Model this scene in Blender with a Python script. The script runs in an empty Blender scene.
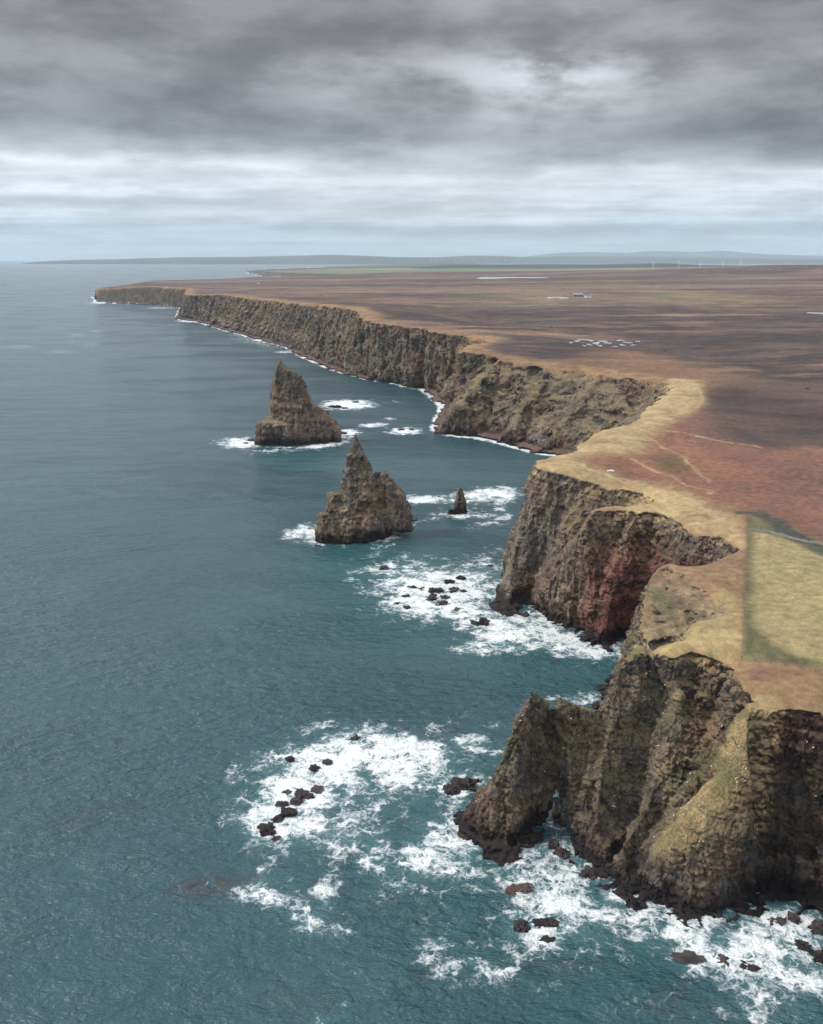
import bpy, math, random, time
import numpy as np
T0 = time.time()
def log(*a): print('[%.1fs]' % (time.time() - T0), *a, flush=True)
rng = np.random.default_rng(7)
random.seed(7)
f32 = np.float32

# ------------------------------------------------------------------ camera and survey helpers
CH = 150.0                                   # height of the camera above the sea
FPX = 910.0
PITCH = math.atan((512 - 258) / FPX)
CP, SP = math.cos(PITCH), math.sin(PITCH)

def _dir(px, py):
    u = (px - 411.5) / FPX; v = (py - 512) / FPX
    return u, CP - v * SP, -SP - v * CP
def P(px, py, z=0.0):                        # sight line cut with the level plane z
    dx, dy, dz = _dir(px, py); t = (z - CH) / dz
    return (dx * t, dy * t, z)
def Q(px, py, y):                            # sight line cut at a known distance y
    dx, dy, dz = _dir(px, py); t = y / dy
    return (dx * t, y, CH + dz * t)

# ------------------------------------------------------------------ noise
def _hash(ix, iy, iz, seed):
    h = (ix.astype(np.uint32) * np.uint32(374761393)) ^ (iy.astype(np.uint32) * np.uint32(668265263)) \
        ^ (iz.astype(np.uint32) * np.uint32(2147483647)) ^ np.uint32((seed * 1274126177) & 0xffffffff)
    h = (h ^ (h >> np.uint32(13))) * np.uint32(1274126177)
    h = (h ^ (h >> np.uint32(15))) * np.uint32(2246822519)
    h = h ^ (h >> np.uint32(16))
    return (h & np.uint32(0xffffff)).astype(f32) / f32(0x7fffff) - f32(1)
def vn3(x, y, z, seed=0):
    fx, fy, fz = np.floor(x), np.floor(y), np.floor(z)
    ix, iy, iz = (fx.astype(np.int64) & 0xffffffff), (fy.astype(np.int64) & 0xffffffff), (fz.astype(np.int64) & 0xffffffff)
    tx, ty, tz = (x - fx).astype(f32), (y - fy).astype(f32), (z - fz).astype(f32)
    tx = tx * tx * (3 - 2 * tx); ty = ty * ty * (3 - 2 * ty); tz = tz * tz * (3 - 2 * tz)
    out = 0
    for a in (0, 1):
        wa = tx if a else 1 - tx
        for b in (0, 1):
            wb = wa * (ty if b else 1 - ty)
            for c in (0, 1):
                out = out + wb * (tz if c else 1 - tz) * _hash(ix + a, iy + b, iz + c, seed)
    return out
def vn2(x, y, seed=0):
    fx, fy = np.floor(x), np.floor(y)
    ix, iy = (fx.astype(np.int64) & 0xffffffff), (fy.astype(np.int64) & 0xffffffff)
    iz = np.zeros_like(ix)
    tx, ty = (x - fx).astype(f32), (y - fy).astype(f32)
    tx = tx * tx * (3 - 2 * tx); ty = ty * ty * (3 - 2 * ty)
    return ((1 - tx) * (1 - ty) * _hash(ix, iy, iz, seed) + tx * (1 - ty) * _hash(ix + 1, iy, iz, seed)
            + (1 - tx) * ty * _hash(ix, iy + 1, iz, seed) + tx * ty * _hash(ix + 1, iy + 1, iz, seed))
def fbm2(x, y, s, o=4, seed=0, g=.5):
    x = x / s; y = y / s; a = 1.0; t = 0; n = 0
    for i in range(o):
        t = t + a * vn2(x + 17.3 * i, y - 9.1 * i, seed + i); n += a; a *= g
        x, y = (x * .8 - y * .6) * 2.03, (x * .6 + y * .8) * 2.03
    return t / n
def fbm3(x, y, z, s, o=3, seed=0, g=.5, ridge=False):
    x = x / s; y = y / s; z = z / s; a = 1.0; t = 0; n = 0
    for i in range(o):
        v = vn3(x + 7.3 * i, y - 9.1 * i, z + 3.7 * i, seed + i)
        if ridge: v = 1 - 2 * np.abs(v)
        t = t + a * v; n += a; a *= g
        x, y = (x * .8 - y * .6) * 2.05, (x * .6 + y * .8) * 2.05; z = z * 2.05
    return t / n
def cells(x, y, z, sx, sz, seed):
    """jointed blocks: random value of the nearest cell and distance to the joint"""
    x = x / sx; y = y / sx; z = z / sz
    bx, by, bz = np.floor(x - .5), np.floor(y - .5), np.floor(z - .5)
    d1 = np.full(len(x), 9, f32); d2 = np.full(len(x), 9, f32); v = np.zeros(len(x), f32)
    for a in (0, 1):
        for b in (0, 1):
            for c in (0, 1):
                cx, cy, cz = bx + a, by + b, bz + c
                ix, iy, iz = (cx.astype(np.int64) & 0xffffffff), (cy.astype(np.int64) & 0xffffffff), (cz.astype(np.int64) & 0xffffffff)
                h1, h2, h3 = _hash(ix, iy, iz, seed), _hash(ix, iy, iz, seed + 1), _hash(ix, iy, iz, seed + 2)
                d = np.abs(x - cx - .5 - .42 * h1) + np.abs(y - cy - .5 - .42 * h2) + np.abs(z - cz - .5 - .42 * h3)
                m = d < d1; d2 = np.where(m, d1, np.minimum(d2, d)); v = np.where(m, h3 * .5 + h1 * .5, v); d1 = np.where(m, d, d1)
    return v, (d2 - d1).astype(f32)
def sstep(a, b, x):
    t = np.clip((x - a) / (b - a), 0, 1); return t * t * (3 - 2 * t)
def mix(a, b, t): return a + (b - a) * t

# ------------------------------------------------------------------ plane geometry
def seg_dist(X, Y, pts, closed=True, want=None):
    """distance to a polyline; want = values per vertex carried to the nearest point"""
    pts = np.asarray(pts, float)
    n = len(pts); best = np.full(X.shape, 1e18, f32); val = np.zeros(X.shape, f32) if want is not None else None
    for i in range(n if closed else n - 1):
        ax, ay = pts[i][:2]; bx, by = pts[(i + 1) % n][:2]
        dx, dy = bx - ax, by - ay; L = dx * dx + dy * dy + 1e-9
        t = np.clip(((X - ax) * dx + (Y - ay) * dy) / L, 0, 1)
        d = (X - ax - t * dx) ** 2 + (Y - ay - t * dy) ** 2
        m = d < best
        best = np.where(m, d, best)
        if want is not None: val = np.where(m, want[i] + (want[(i + 1) % n] - want[i]) * t, val)
    best = np.sqrt(best)
    return (best, val) if want is not None else best
def inside(X, Y, pts):
    pts = np.asarray(pts, float); n = len(pts); c = np.zeros(X.shape, bool)
    for i in range(n):
        ax, ay = pts[i][:2]; bx, by = pts[(i + 1) % n][:2]
        if ay == by: continue
        m = ((ay > Y) != (by > Y)) & (X < (bx - ax) * (Y - ay) / (by - ay) + ax)
        c ^= m
    return c
def pmask(X, Y, pts, soft):
    pts = np.asarray(pts, float)
    out = np.zeros(X.shape, f32)
    lo = pts[:, :2].min(0) - soft; hi = pts[:, :2].max(0) + soft
    m = (X > lo[0]) & (X < hi[0]) & (Y > lo[1]) & (Y < hi[1])
    if not m.any(): return out
    x, y = X[m], Y[m]
    d = seg_dist(x, y, pts); s = np.where(inside(x, y, pts), d, -d)
    out[m] = sstep(-soft, soft, s)
    return out

# ------------------------------------------------------------------ the coast: cliff edge (px, row, distance) and waterline
EDGE = [(1150, 800, 185), (1000, 745, 196), (900, 718, 198), (823, 707, 198), (790, 704, 199), (775, 705, 199), (757, 699, 201), (745, 683, 210), (733, 665, 222),
        (712, 651, 226), (690, 643, 230), (665, 648, 228), (650, 643, 232), (642, 638, 234), (645, 600, 262), (648, 575, 285),
        (655, 563, 296), (668, 556, 300), (685, 560, 298), (703, 562, 300), (722, 556, 306), (741, 545, 315), (732, 536, 322),
        (718, 530, 329), (703, 529, 330), (690, 524, 338), (681, 519, 346), (660, 511, 360), (640, 508, 364), (626, 509, 362),
        (610, 507, 364), (597, 504, 366), (606, 503, 370), (625, 505, 371), (642, 503, 373), (657, 498, 377), (650, 490, 386),
        (626, 486, 389), (606, 483, 389), (590, 475, 391), (577, 470, 393), (553, 464, 398), (536, 463, 400), (531, 461, 408),
        (537, 456, 418), (555, 451, 428), (575, 447, 440), (587, 434, 478), (604, 426, 505), (633, 421, 525), (643, 410, 570),
        (657, 397, 625), (674, 385, 685), (674, 381, 705), (652, 379, 735), (633, 376, 755), (609, 373, 775), (584, 369, 795),
        (560, 367, 805), (546, 365, 812), (526, 364, 815), (514, 361, 825), (502, 359, 835), (495, 356, 845), (478, 349, 862),
        (466, 348, 856), (464, 345, 885), (474, 343, 930), (484, 341, 965), (483, 338, 985), (473, 336, 1010), (449, 332, 1040), (424, 330, 1060),
        (400, 327, 1100), (381, 324, 1150), (372, 321, 1170), (362, 315, 1210), (356, 310, 1260), (349, 306, 1310),
        (324, 305, 1420), (299, 303, 1620), (274, 300, 1830), (248, 297, 2040), (223, 294, 2180), (198, 293, 2310),
        (187, 296, 2335), (184, 292, 2600), (188, 288.5, 3000), (152, 286, 3250), (113, 287, 3400), (95, 290, 3480), (97, 288, 3600),
        (120, 285, 4100), (150, 280.5, 4700), (200, 279.5, 5200), (330, 279, 6600)]
T = [Q(*e) for e in EDGE] + [(150, 7600, 8), (-900, 8600, 8), (-1700, 10500, 6), (-1000, 12500, 12), (3000, 14000, 20), (12000, 14000, 60), (12000, 150, 60)]
SHORE = [(1180, 1010), (1000, 960), (900, 940), (860, 935), (823, 920), (800, 905), (770, 890), (750, 893), (737, 906), (715, 912), (690, 914), (665, 905), (648, 896),
         (625, 884), (600, 866), (578, 850), (570, 838), (560, 826), (545, 820), (528, 826), (516, 838), (500, 850), (482, 850), (470, 840)]
B = [P(*s)[:2] for s in SHORE] + [(12.5, 215), (17, 225), (26, 229), (38, 230), (47, 235), (50, 246), (58, 262), (64, 280), (68, 296),
     (78, 305), (92, 308), (98, 314), (100, 324), (94, 333)]
B += [P(*s)[:2] for s in [(634, 643), (622, 637), (613, 641), (606, 648), (594, 645), (587, 638), (580, 631), (565, 626),
                          (553, 618), (540, 617), (531, 615), (529, 600), (524, 600), (511, 612), (502, 606), (494, 599)]]
B += [(41, 404), (46, 422), (56, 442), (66, 464), (82, 500), (106, 536), (120, 570), (138, 625), (138, 662), (120, 700)]
B += [P(*s)[:2] for s in [(534, 452), (519, 448), (504, 443), (488, 440), (473, 437), (455, 435), (436, 433), (435, 427), (441, 414), (444, 407), (436, 400), (424, 389),
                          (405, 386), (385, 382), (365, 379), (350, 375), (334, 370), (318, 363), (302, 357), (286, 347), (267, 342), (255, 339),
                          (240, 334), (223, 330), (198, 322), (177, 319), (178, 312), (183, 307), (150, 305), (120, 303.5), (96, 301.5),
                          (93, 297), (118, 290.5), (148, 284.5), (200, 282), (330, 280.7), (352, 279.8), (335, 278.6), (300, 277), (262, 276), (244, 271.5), (262, 269.6), (300, 268.3), (340, 267)]]
B += [(4000, 19000), (16000, 16000), (16000, 100)]
T = np.array(T); B = np.array(B)

INLAND = [(823, 640, 232), (823, 600, 262), (760, 600, 270), (823, 560, 300), (823, 500, 372), (760, 500, 372), (700, 450, 465), (823, 440, 500), (750, 400, 640),
          (823, 390, 700), (700, 360, 880), (823, 350, 900), (600, 340, 1010), (820, 330, 1090), (500, 325, 1270), (600, 320, 1290),
          (800, 312, 1450), (430, 312, 1500), (600, 300, 1800), (380, 297, 1950), (800, 296, 2050), (500, 290, 2350), (290, 288, 2700),
          (700, 284, 2900), (400, 280, 3700), (560, 278, 4000), (820, 276, 4200), (300, 282, 4200), (350, 276, 5300), (420, 272.5, 5900), (500, 271.6, 6000),
          (620, 271, 5800), (700, 268, 5400), (780, 264.5, 5100), (860, 264.5, 5100), (1000, 266, 5000)]
CTRL = np.array([Q(*e) for e in EDGE] + [Q(*e) for e in INLAND] + [(2500, 8500, 35), (-200, 8500, 12), (800, 11000, 25), (4500, 9500, 55), (-1100, 9800, 10), (-600, 11500, 14), (6500, 8000, 40)])
def Zp(X, Y):
    num = 0; den = 0; r2 = (X * X + Y * Y)
    for cx, cy, cz in CTRL:
        d = (X - cx) ** 2 + (Y - cy) ** 2
        w = 1.0 / (d + 0.0012 * (cx * cx + cy * cy)) ** 1.7 * (cx * cx + cy * cy) ** 1.2
        num = num + w * cz; den = den + w
    return (num / den).astype(f32)
def G(px, py):                                 # sight line cut with the plateau
    y = P(px, py, 60)[1]
    z = 60.0
    for _ in range(12):
        x, y, _z = P(px, py, z); z = .5 * z + .5 * float(Zp(np.array([x], f32), np.array([y], f32))[0])
    return (x, y, z)

# crests running down from the plateau: (px, row, distance), side slope, rounding
def crest(pts): return np.array([Q(*p) for p in pts])
CRESTS = [
    (crest([(546, 688, 217), (532, 692, 216), (514, 722, 215), (501, 758, 214.5), (490, 795, 214), (483, 826, 213.5)]), 4.6, 4.0),
    (crest([(644, 640, 233), (630, 655, 226), (618, 674, 223), (604, 711, 221), (588, 709, 221), (566, 701, 220), (546, 690, 217.5)]), 5.8, 3.4),
    (crest([(759, 700, 201), (742, 728, 197), (730, 762, 194), (702, 795, 192), (676, 815, 191), (659, 841, 190), (652, 872, 188.5)]), 2.4, 3.0),
    (crest([(600, 505, 366), (585, 512, 361), (570, 536, 353), (553, 561, 346), (538, 583, 342), (532, 600, 340)]), 2.4, 1.2),
    (crest([(640, 508, 363), (622, 540, 352), (612, 580, 344), (606, 625, 338)]), 2.8, 1.5),
    (crest([(612, 707, 221), (630, 735, 208), (624, 772, 201), (612, 805, 198.5)]), 2.1, 2.0),
    (crest([(672, 650, 225), (680, 700, 212), (676, 740, 205), (662, 785, 199)]), 2.0, 3.0),
    (crest([(500, 358, 836), (478, 380, 812), (455, 410, 785), (441, 428, 772)]), 1.5, 3.0),
    (crest([(548, 365, 812), (530, 395, 778), (512, 425, 750), (505, 440, 738)]), 1.7, 3.0),
    (crest([(600, 373, 778), (580, 400, 745), (556, 430, 722), (540, 450, 712)]), 1.6, 3.0),
]
FINC = np.concatenate([CRESTS[1][0], CRESTS[0][0][1:]])
GULLIES = [
    (crest([(600, 503, 378), (588, 517, 373), (570, 546, 367), (552, 576, 359), (537, 600, 351), (527, 611, 344)]), 1.7, 16),
    (crest([(576, 728, 222), (567, 745, 218), (560, 766, 216)]), 2.8, 9),
    (crest([(652, 668, 235), (650, 720, 226), (642, 780, 217), (632, 825, 211), (622, 850, 205), (610, 874, 197)]), 2.2, 12),
    (crest([(722, 676, 228), (708, 730, 217), (686, 785, 209), (660, 828, 205), (642, 856, 199), (630, 884, 192)]), 1.9, 13),
    (crest([(782, 716, 206), (774, 780, 202), (768, 850, 198), (766, 880, 195)]), 2.4, 11),
    (crest([(812, 716, 202), (806, 780, 198), (803, 850, 194), (800, 890, 191)]), 2.6, 8),
    (crest([(604, 735, 222), (596, 775, 214), (590, 815, 208), (584, 845, 204)]), 2.4, 9),
    (crest([(690, 650, 236), (692, 690, 229), (690, 720, 222)]), 2.4, 8),
    (crest([(690, 528, 342), (672, 560, 341), (652, 600, 341), (640, 640, 341)]), 2.0, 12),
    (crest([(470, 352, 880), (455, 385, 845), (447, 405, 818)]), 1.2, 30),
    (crest([(536, 370, 815), (520, 400, 782), (500, 430, 755)]), 1.5, 22),
    (crest([(588, 374, 795), (560, 405, 760), (532, 440, 728)]), 1.5, 22),
    (crest([(640, 382, 750), (606, 405, 735), (580, 430, 722)]), 1.4, 22),
]
HOLLOW = [P(a_, b_, 50)[:2] for a_, b_ in [(651, 574), (664, 562), (690, 572), (712, 584), (734, 598), (716, 609), (692, 612), (682, 628), (650, 636), (648, 606)]]
ARC = np.concatenate([[0], np.cumsum(np.hypot(*np.diff(T[:, :2], axis=0).T))]).astype(f32)
def hfun(X, Y, amp=1.0):
    """height of the land; also returns the distance to the cliff edge and the inside mask of the plateau"""
    X = X.astype(f32); Y = Y.astype(f32)
    far = sstep(500, 1100, np.sqrt(X * X + Y * Y))
    w1 = mix(2.2, 7.0, far) * amp; s1 = 17.0
    wx = X + w1 * fbm2(X, Y, s1, 3, 11) + 5 * far * fbm2(X, Y, 60, 2, 13)
    wy = Y + w1 * fbm2(X, Y, s1, 3, 12) + 5 * far * fbm2(X, Y, 60, 2, 14)
    dB = seg_dist(wx, wy, B); inB = inside(wx, wy, B)
    dT, arc = seg_dist(wx, wy, T, True, ARC); inT = inside(wx, wy, T) & inB
    zp = Zp(X, Y)
    bw = 6.0 * sstep(600, 720, Y) + 1.5
    d = np.maximum(dB - bw, 0)
    t = d / (d + dT + 1e-3)
    # steep head wall, broken apron below
    face = fbm2(X, Y, 22, 3, 21)
    e = mix(.95, .62, sstep(150, 260, Y) * (1 - sstep(260, 330, Y)) * 0 + .5)
    prof = np.power(t, np.clip(.78 + .25 * face, .45, 1.3))
    h = prof * (zp - 2.0) + np.minimum(dB, bw) * .22
    fl = np.abs(fbm2(arc, dT * .18, mix(13, 24, far), 4, 31, .55))
    rip = np.abs(fbm2(X, Y, 26, 3, 32))
    h = h - (1 - t) * t * 4 * np.where(inT, 0, 1) * (fl * mix(15, 40, far) + rip * mix(7, 10, far)) * amp + 1.5 * (1 - t)
    for C, k, r in CRESTS:
        lo = C[:, :2].min(0) - 45; hi = C[:, :2].max(0) + 45
        m = (X > lo[0]) & (X < hi[0]) & (Y > lo[1]) & (Y < hi[1])
        if not m.any(): continue
        jx = X[m] + 1.6 * fbm2(X[m], Y[m], 7, 3, 41); jy = Y[m] + 1.6 * fbm2(X[m], Y[m], 7, 3, 42)
        dd, zz = seg_dist(jx, jy, C, False, C[:, 2])
        hh = zz - k * (np.sqrt(dd * dd + r * r) - r)
        hm = h[m]; h[m] = np.maximum(hm, hh)
    for C, k, wd in GULLIES:
        lo = C[:, :2].min(0) - wd - 4; hi = C[:, :2].max(0) + wd + 4
        m = (X > lo[0]) & (X < hi[0]) & (Y > lo[1]) & (Y < hi[1])
        if not m.any(): continue
        jx = X[m] + 1.4 * fbm2(X[m], Y[m], 6, 3, 43); jy = Y[m] + 1.4 * fbm2(X[m], Y[m], 6, 3, 44)
        dd, zz = seg_dist(jx, jy, C, False, C[:, 2])
        cut = zz + k * dd + 60 * sstep(wd * .6, wd, dd)
        hm = h[m]; fd_ = .92 * np.where(inT[m], 0, sstep(0, 5, dT[m])); h[m] = np.where(hm > cut, mix(hm, cut, fd_), hm)
    C = FINC; m = (X > C[:, 0].min() - 20) & (X < C[:, 0].max() + 20) & (Y > 190) & (Y < 250)
    if m.any():
        dd, zz = seg_dist(X[m] + 1.6 * fbm2(X[m], Y[m], 7, 3, 41), Y[m] + 1.6 * fbm2(X[m], Y[m], 7, 3, 42), C, False, C[:, 2])
        h[m] = np.maximum(h[m], zz - 9.0 * (np.sqrt(dd * dd + 12) - 3.46))
    edge = dT
    roll = 2.2 * np.exp(-edge / 5.0)
    und = fbm2(X, Y, 40, 3, 51) * 1.3 * sstep(2, 40, edge) + fbm2(X, Y, 6, 3, 52) * .45
    gul = np.where(h < -50, 0, h)
    h = np.where(inT, np.where(h > prof * (zp - 2.0) - .5, zp - roll + und, np.minimum(h, zp - roll + und)), np.minimum(h, zp - 1.9))
    hol = pmask(X, Y, HOLLOW, 4); h = h - hol * (2.2 + 2.2 * np.abs(fbm2(X, Y, 7, 3, 55)) * 2)
    sh = 3.4 * (.55 - np.abs(fbm2(X, Y, 5, 4, 61, .6)) * 2.2) + 1.6 * fbm2(X, Y, 14, 2, 66) - .34 * dB
    h = np.where(inB, h, np.where(Y < 390, np.maximum(-6 - np.minimum(dB, 40) * .5, sh), -6 - np.minimum(dB, 40) * .5))
    return h, edge, inT, dB

# ------------------------------------------------------------------ mesh helpers
def link(name, me):
    o = bpy.data.objects.new(name, me); bpy.context.scene.collection.objects.link(o); return o
def mesh_np(name, V, F, smooth=True):
    V = np.ascontiguousarray(V, f32); F = np.ascontiguousarray(F, np.int32)
    me = bpy.data.meshes.new(name); k = F.shape[1]
    me.vertices.add(len(V)); me.vertices.foreach_set('co', V.ravel())
    me.loops.add(F.size); me.loops.foreach_set('vertex_index', F.ravel())
    me.polygons.add(len(F)); me.polygons.foreach_set('loop_start', np.arange(len(F), dtype=np.int32) * k)
    me.polygons.foreach_set('loop_total', np.full(len(F), k, np.int32))
    me.update(calc_edges=True)
    me.polygons.foreach_set('use_smooth', np.full(len(F), smooth, bool))
    return me
def tag(o, label=None, cat=None, group=None, kind=None):
    if label: o['label'] = label
    if cat: o['category'] = cat
    if group: o['group'] = group
    if kind: o['kind'] = kind
    return o
def get_np(me):
    n = len(me.vertices); V = np.empty(n * 3, f32); me.vertices.foreach_get('co', V)
    N = np.empty(n * 3, f32); me.vertex_normals.foreach_get('vector', N)
    return V.reshape(-1, 3), N.reshape(-1, 3)
def set_attr(me, name, A):
    if A.ndim == 1:
        a = me.attributes.new(name, 'FLOAT', 'POINT'); a.data.foreach_set('value', np.ascontiguousarray(A, f32))
    else:
        a = me.attributes.new(name, 'FLOAT_COLOR', 'POINT')
        A4 = np.ones((len(A), 4), f32); A4[:, :3] = A; a.data.foreach_set('color', A4.ravel())
def columns(X, Y, top, bot, mask):
    """closed solid from grid columns; mask is per cell"""
    ny, nx = X.shape
    used = np.zeros((ny, nx), bool)
    used[:-1, :-1] |= mask; used[1:, :-1] |= mask; used[:-1, 1:] |= mask; used[1:, 1:] |= mask
    idx = np.full((ny, nx), -1, np.int64); n = used.sum(); idx[used] = np.arange(n)
    Vt = np.stack([X[used], Y[used], top[used]], 1); Vb = np.stack([X[used], Y[used], bot[used]], 1)
    a, b, c, d = idx[:-1, :-1][mask], idx[:-1, 1:][mask], idx[1:, 1:][mask], idx[1:, :-1][mask]
    F = [np.stack([a, b, c, d], 1), np.stack([d, c, b, a], 1) + n]
    pad = np.pad(mask, 1)
    def side(nb, i0, i1):
        m = mask & ~nb; p, q = i0[m], i1[m]
        F.append(np.stack([p, p + n, q + n, q], 1))
    side(pad[:-2, 1:-1], idx[:-1, :-1], idx[:-1, 1:])
    side(pad[2:, 1:-1], idx[1:, 1:], idx[1:, :-1])
    side(pad[1:-1, :-2], idx[1:, :-1], idx[:-1, :-1])
    side(pad[1:-1, 2:], idx[:-1, 1:], idx[1:, 1:])
    return np.concatenate([Vt, Vb]), np.concatenate(F)
def voxel(name, V, F, size):
    me = mesh_np(name, V, F); o = link(name, me)
    m = o.modifiers.new('r', 'REMESH'); m.mode = 'VOXEL'; m.voxel_size = size; m.adaptivity = 0
    dg = bpy.context.evaluated_depsgraph_get(); ev = o.evaluated_get(dg)
    out = bpy.data.meshes.new_from_object(ev)
    bpy.data.objects.remove(o); bpy.data.meshes.remove(me)
    out.name = name
    out.polygons.foreach_set('use_smooth', np.ones(len(out.polygons), bool))
    return out

# ------------------------------------------------------------------ rock surface: relief and colour
def beds(V, thick, seed):
    """stepped offset of the dipping beds"""
    q = V[:, 2] + .16 * V[:, 0] - .07 * V[:, 1] + 1.1 * fbm3(V[:, 0], V[:, 1], V[:, 2], 14, 2, seed)
    q = q / thick; k = np.floor(q); fr = (q - k).astype(f32)
    z0 = np.zeros(len(V), np.int64); ki = k.astype(np.int64) & 0xffffffff
    a = _hash(ki, z0, z0, seed); b = _hash((ki + 1) & 0xffffffff, z0, z0, seed)
    return mix(a, b, sstep(.78, 1.0, fr)), fr
SLAB = [(40, 360), (95, 372), (112, 392), (85, 410), (35, 420)]
def relief(me, s=1.0, amt=1.0, vert=1.0, bed=1.0, seed=0, keep=None, passes=1):
    V, N = get_np(me)
    nz = N[:, 2]; st = 1 - sstep(.62, .86, nz)
    if keep is not None: st = st * keep(V)
    x, y, z = V.T
    d = 2.3 * s * fbm3(x, y, z * .6, 10 * s, 3, seed + 1, .55, True)
    d += 1.15 * s * vert * fbm3(x, y, z * .22, 4.2 * s, 3, seed + 5, .55, True)
    b1, fr = beds(V, 2.3 * s, seed + 8); b2, _ = beds(V, .8 * s, seed + 9)
    d += bed * s * (.34 * b1 + .20 * b2)
    d += .5 * s * np.abs(fbm3(x, y, z * .8, 2.4 * s, 3, seed + 31, .6)) * 2
    d += .55 * s * fbm3(x, y, z * .7, 1.35 * s, 2, seed + 12, .6, True)
    wx_ = x + 1.2 * s * fbm3(x, y, z, 5 * s, 2, seed + 51); wz_ = z + 1.0 * s * fbm3(x, y, z, 4 * s, 2, seed + 52) + .16 * x
    kz = 1.4 + .9 * sstep(300, 420, y) + 1.2 * sstep(650, 800, y); wy_ = y + 1.0 * s * fbm3(x, y, z, 5 * s, 2, seed + 53)
    mo = .55 + .75 * sstep(-.3, .4, fbm3(x, y, z, 26 * s, 2, seed + 54)); mo = mo * (1 - .55 * pmask(x, y, SLAB, 5))
    c1, j1 = cells(wx_, wy_, wz_ / kz, 6.0 * s, 6.5 * s, seed + 40); c2, j2 = cells(wx_, wy_, wz_ / (.5 + .5 * kz), 2.0 * s, 2.2 * s, seed + 44)
    d += mo * s * (1.5 * c1 + .55 * c2 - .7 * (1 - sstep(0, .22, j1)) - .30 * (1 - sstep(0, .25, j2)))
    d -= 1.55 * s
    D = (d * st * amt - .3 * st * amt)[:, None]
    Hn = N.copy(); Hn[:, 2] *= .45
    V2 = V + Hn * D
    V2[:, 2] += (1 - st) * .12 * s * fbm3(x, y, z, 1.1 * s, 2, seed + 15)
    me.vertices.foreach_set('co', np.ascontiguousarray(V2, f32).ravel()); me.update()
    return V2, get_np(me)[1]

def A3(*c): return np.array(c, f32)
def rock_colour(V, N, red, seed=0, warm=0.5, green=1.0):
    x, y, z = V.T; n = len(V)
    a = fbm3(x, y, z * .5, 12, 4, seed + 60, .55); b = fbm3(x, y, z, 2.6, 3, seed + 70, .6)
    b1, fr = beds(V, 1.6, seed + 8); b2, _ = beds(V, 5.5, seed + 77)
    grey = A3(.165, .150, .140); brown = A3(.20, .155, .112); dark = A3(.045, .036, .035); redc = A3(.19, .085, .072); redd = A3(.065, .032, .032)
    C = mix(grey, brown, sstep(-.4, .4, a + .4 * b1)[:, None])
    crk = fbm3(x, y, z * .3, 3.4, 3, seed + 81, .6, True)
    C = mix(C, dark, (sstep(-.05, .6, b * .6 - a * .5 + .2 * b2) * .6)[:, None])
    C = mix(C, dark * .7, (sstep(.5, .8, crk) * .8)[:, None])
    R = mix(redc, redd, sstep(-.2, .5, b + .5 * b1)[:, None])
    C = mix(C, R, np.clip(red, 0, 1)[:, None])
    f = fbm3(x, y, z, .9, 2, seed + 83, .7)
    k_ = 1 + 1.4 * sstep(420, 900, y)
    c1, j1 = cells(x + 1.5 * b, y, z + .16 * x + 1.5 * a, 2.6 * k_, 4.6 * k_, 91)
    C = C * (1 + .10 * b1 + .28 * b + .20 * f + .34 * c1)[:, None]
    C = mix(C, C * .45, (1 - sstep(.02, .16, j1))[:, None] * .7)
    C = C * mix(A3(1.0, .95, .92), A3(1.0, .97, .94), np.full(n, warm, f32)[:, None])
    lich = sstep(.15, .6, fbm3(x, y, z, 5, 3, seed + 90, .6)) * sstep(6, 18, z) * .55
    C = mix(C, A3(.22, .19, .115), (lich * .8 * (1 - .8 * np.clip(red, 0, 1)))[:, None])
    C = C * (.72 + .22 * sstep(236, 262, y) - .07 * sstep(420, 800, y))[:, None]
    nz = N[:, 2]
    led = sstep(.42, .72, nz + .25 * a + .18 * b) * sstep(5, 14, z + 4 * a) * (.75 + .25 * f)
    gc = mix(A3(.20, .155, .080), A3(.070, .074, .036), sstep(-.1, .5, fbm3(x, y, z, 9, 2, seed + 95))[:, None])
    C = mix(C, gc, (led * .7 * green)[:, None])
    wet = 1 - sstep(2.0, 7.5, z + 3.5 * a + 1.5 * b)
    C = mix(C, A3(.016, .013, .014), (wet * .93)[:, None])
    return np.clip(C, .008, .6)

# ------------------------------------------------------------------ ground cover of the plateau
def gp(L): return [G(*p)[:2] for p in L]
GOLD = gp([(520, 465), (575, 441), (604, 420), (640, 404), (672, 378), (702, 381), (704, 402), (692, 412), (668, 424), (652, 438), (642, 452), (625, 456), (590, 452), (575, 458), (600, 470), (640, 480), (690, 494), (722, 510), (738, 540), (712, 530), (660, 514), (600, 500), (540, 474)])
GOLD2 = gp([(628, 650), (645, 612), (690, 600), (720, 588), (743, 596), (742, 656), (720, 660), (690, 646), (660, 652)])
MOORR = gp([(655, 440), (700, 415), (760, 425), (900, 440), (1000, 560), (900, 570), (823, 536), (780, 512), (735, 505), (700, 492), (672, 480), (625, 470), (590, 462), (575, 457), (610, 456), (640, 456)])
DARK1 = gp([(700, 396), (740, 388), (823, 400), (950, 400), (950, 440), (823, 445), (770, 447), (735, 440), (705, 425)])
DARK2 = gp([(650, 458), (668, 452), (688, 460), (690, 470), (676, 473), (660, 468)])
FIELD = gp([(753, 530), (823, 549), (960, 585), (990, 700), (823, 662), (795, 655), (775, 645), (757, 628), (752.5, 600)])
STRIP = gp([(747, 516), (775, 520), (823, 545), (970, 580), (1010, 710), (823, 670), (790, 664), (743, 656), (745, 600)])
FENC = gp([(748, 516), (746, 560), (744, 610), (742, 656), (770, 661), (800, 668), (830, 675), (900, 692), (980, 712)])
ORANGE = gp([(560, 380), (600, 350), (640, 352), (700, 366), (745, 376), (748, 385), (700, 384), (640, 386)])
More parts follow.
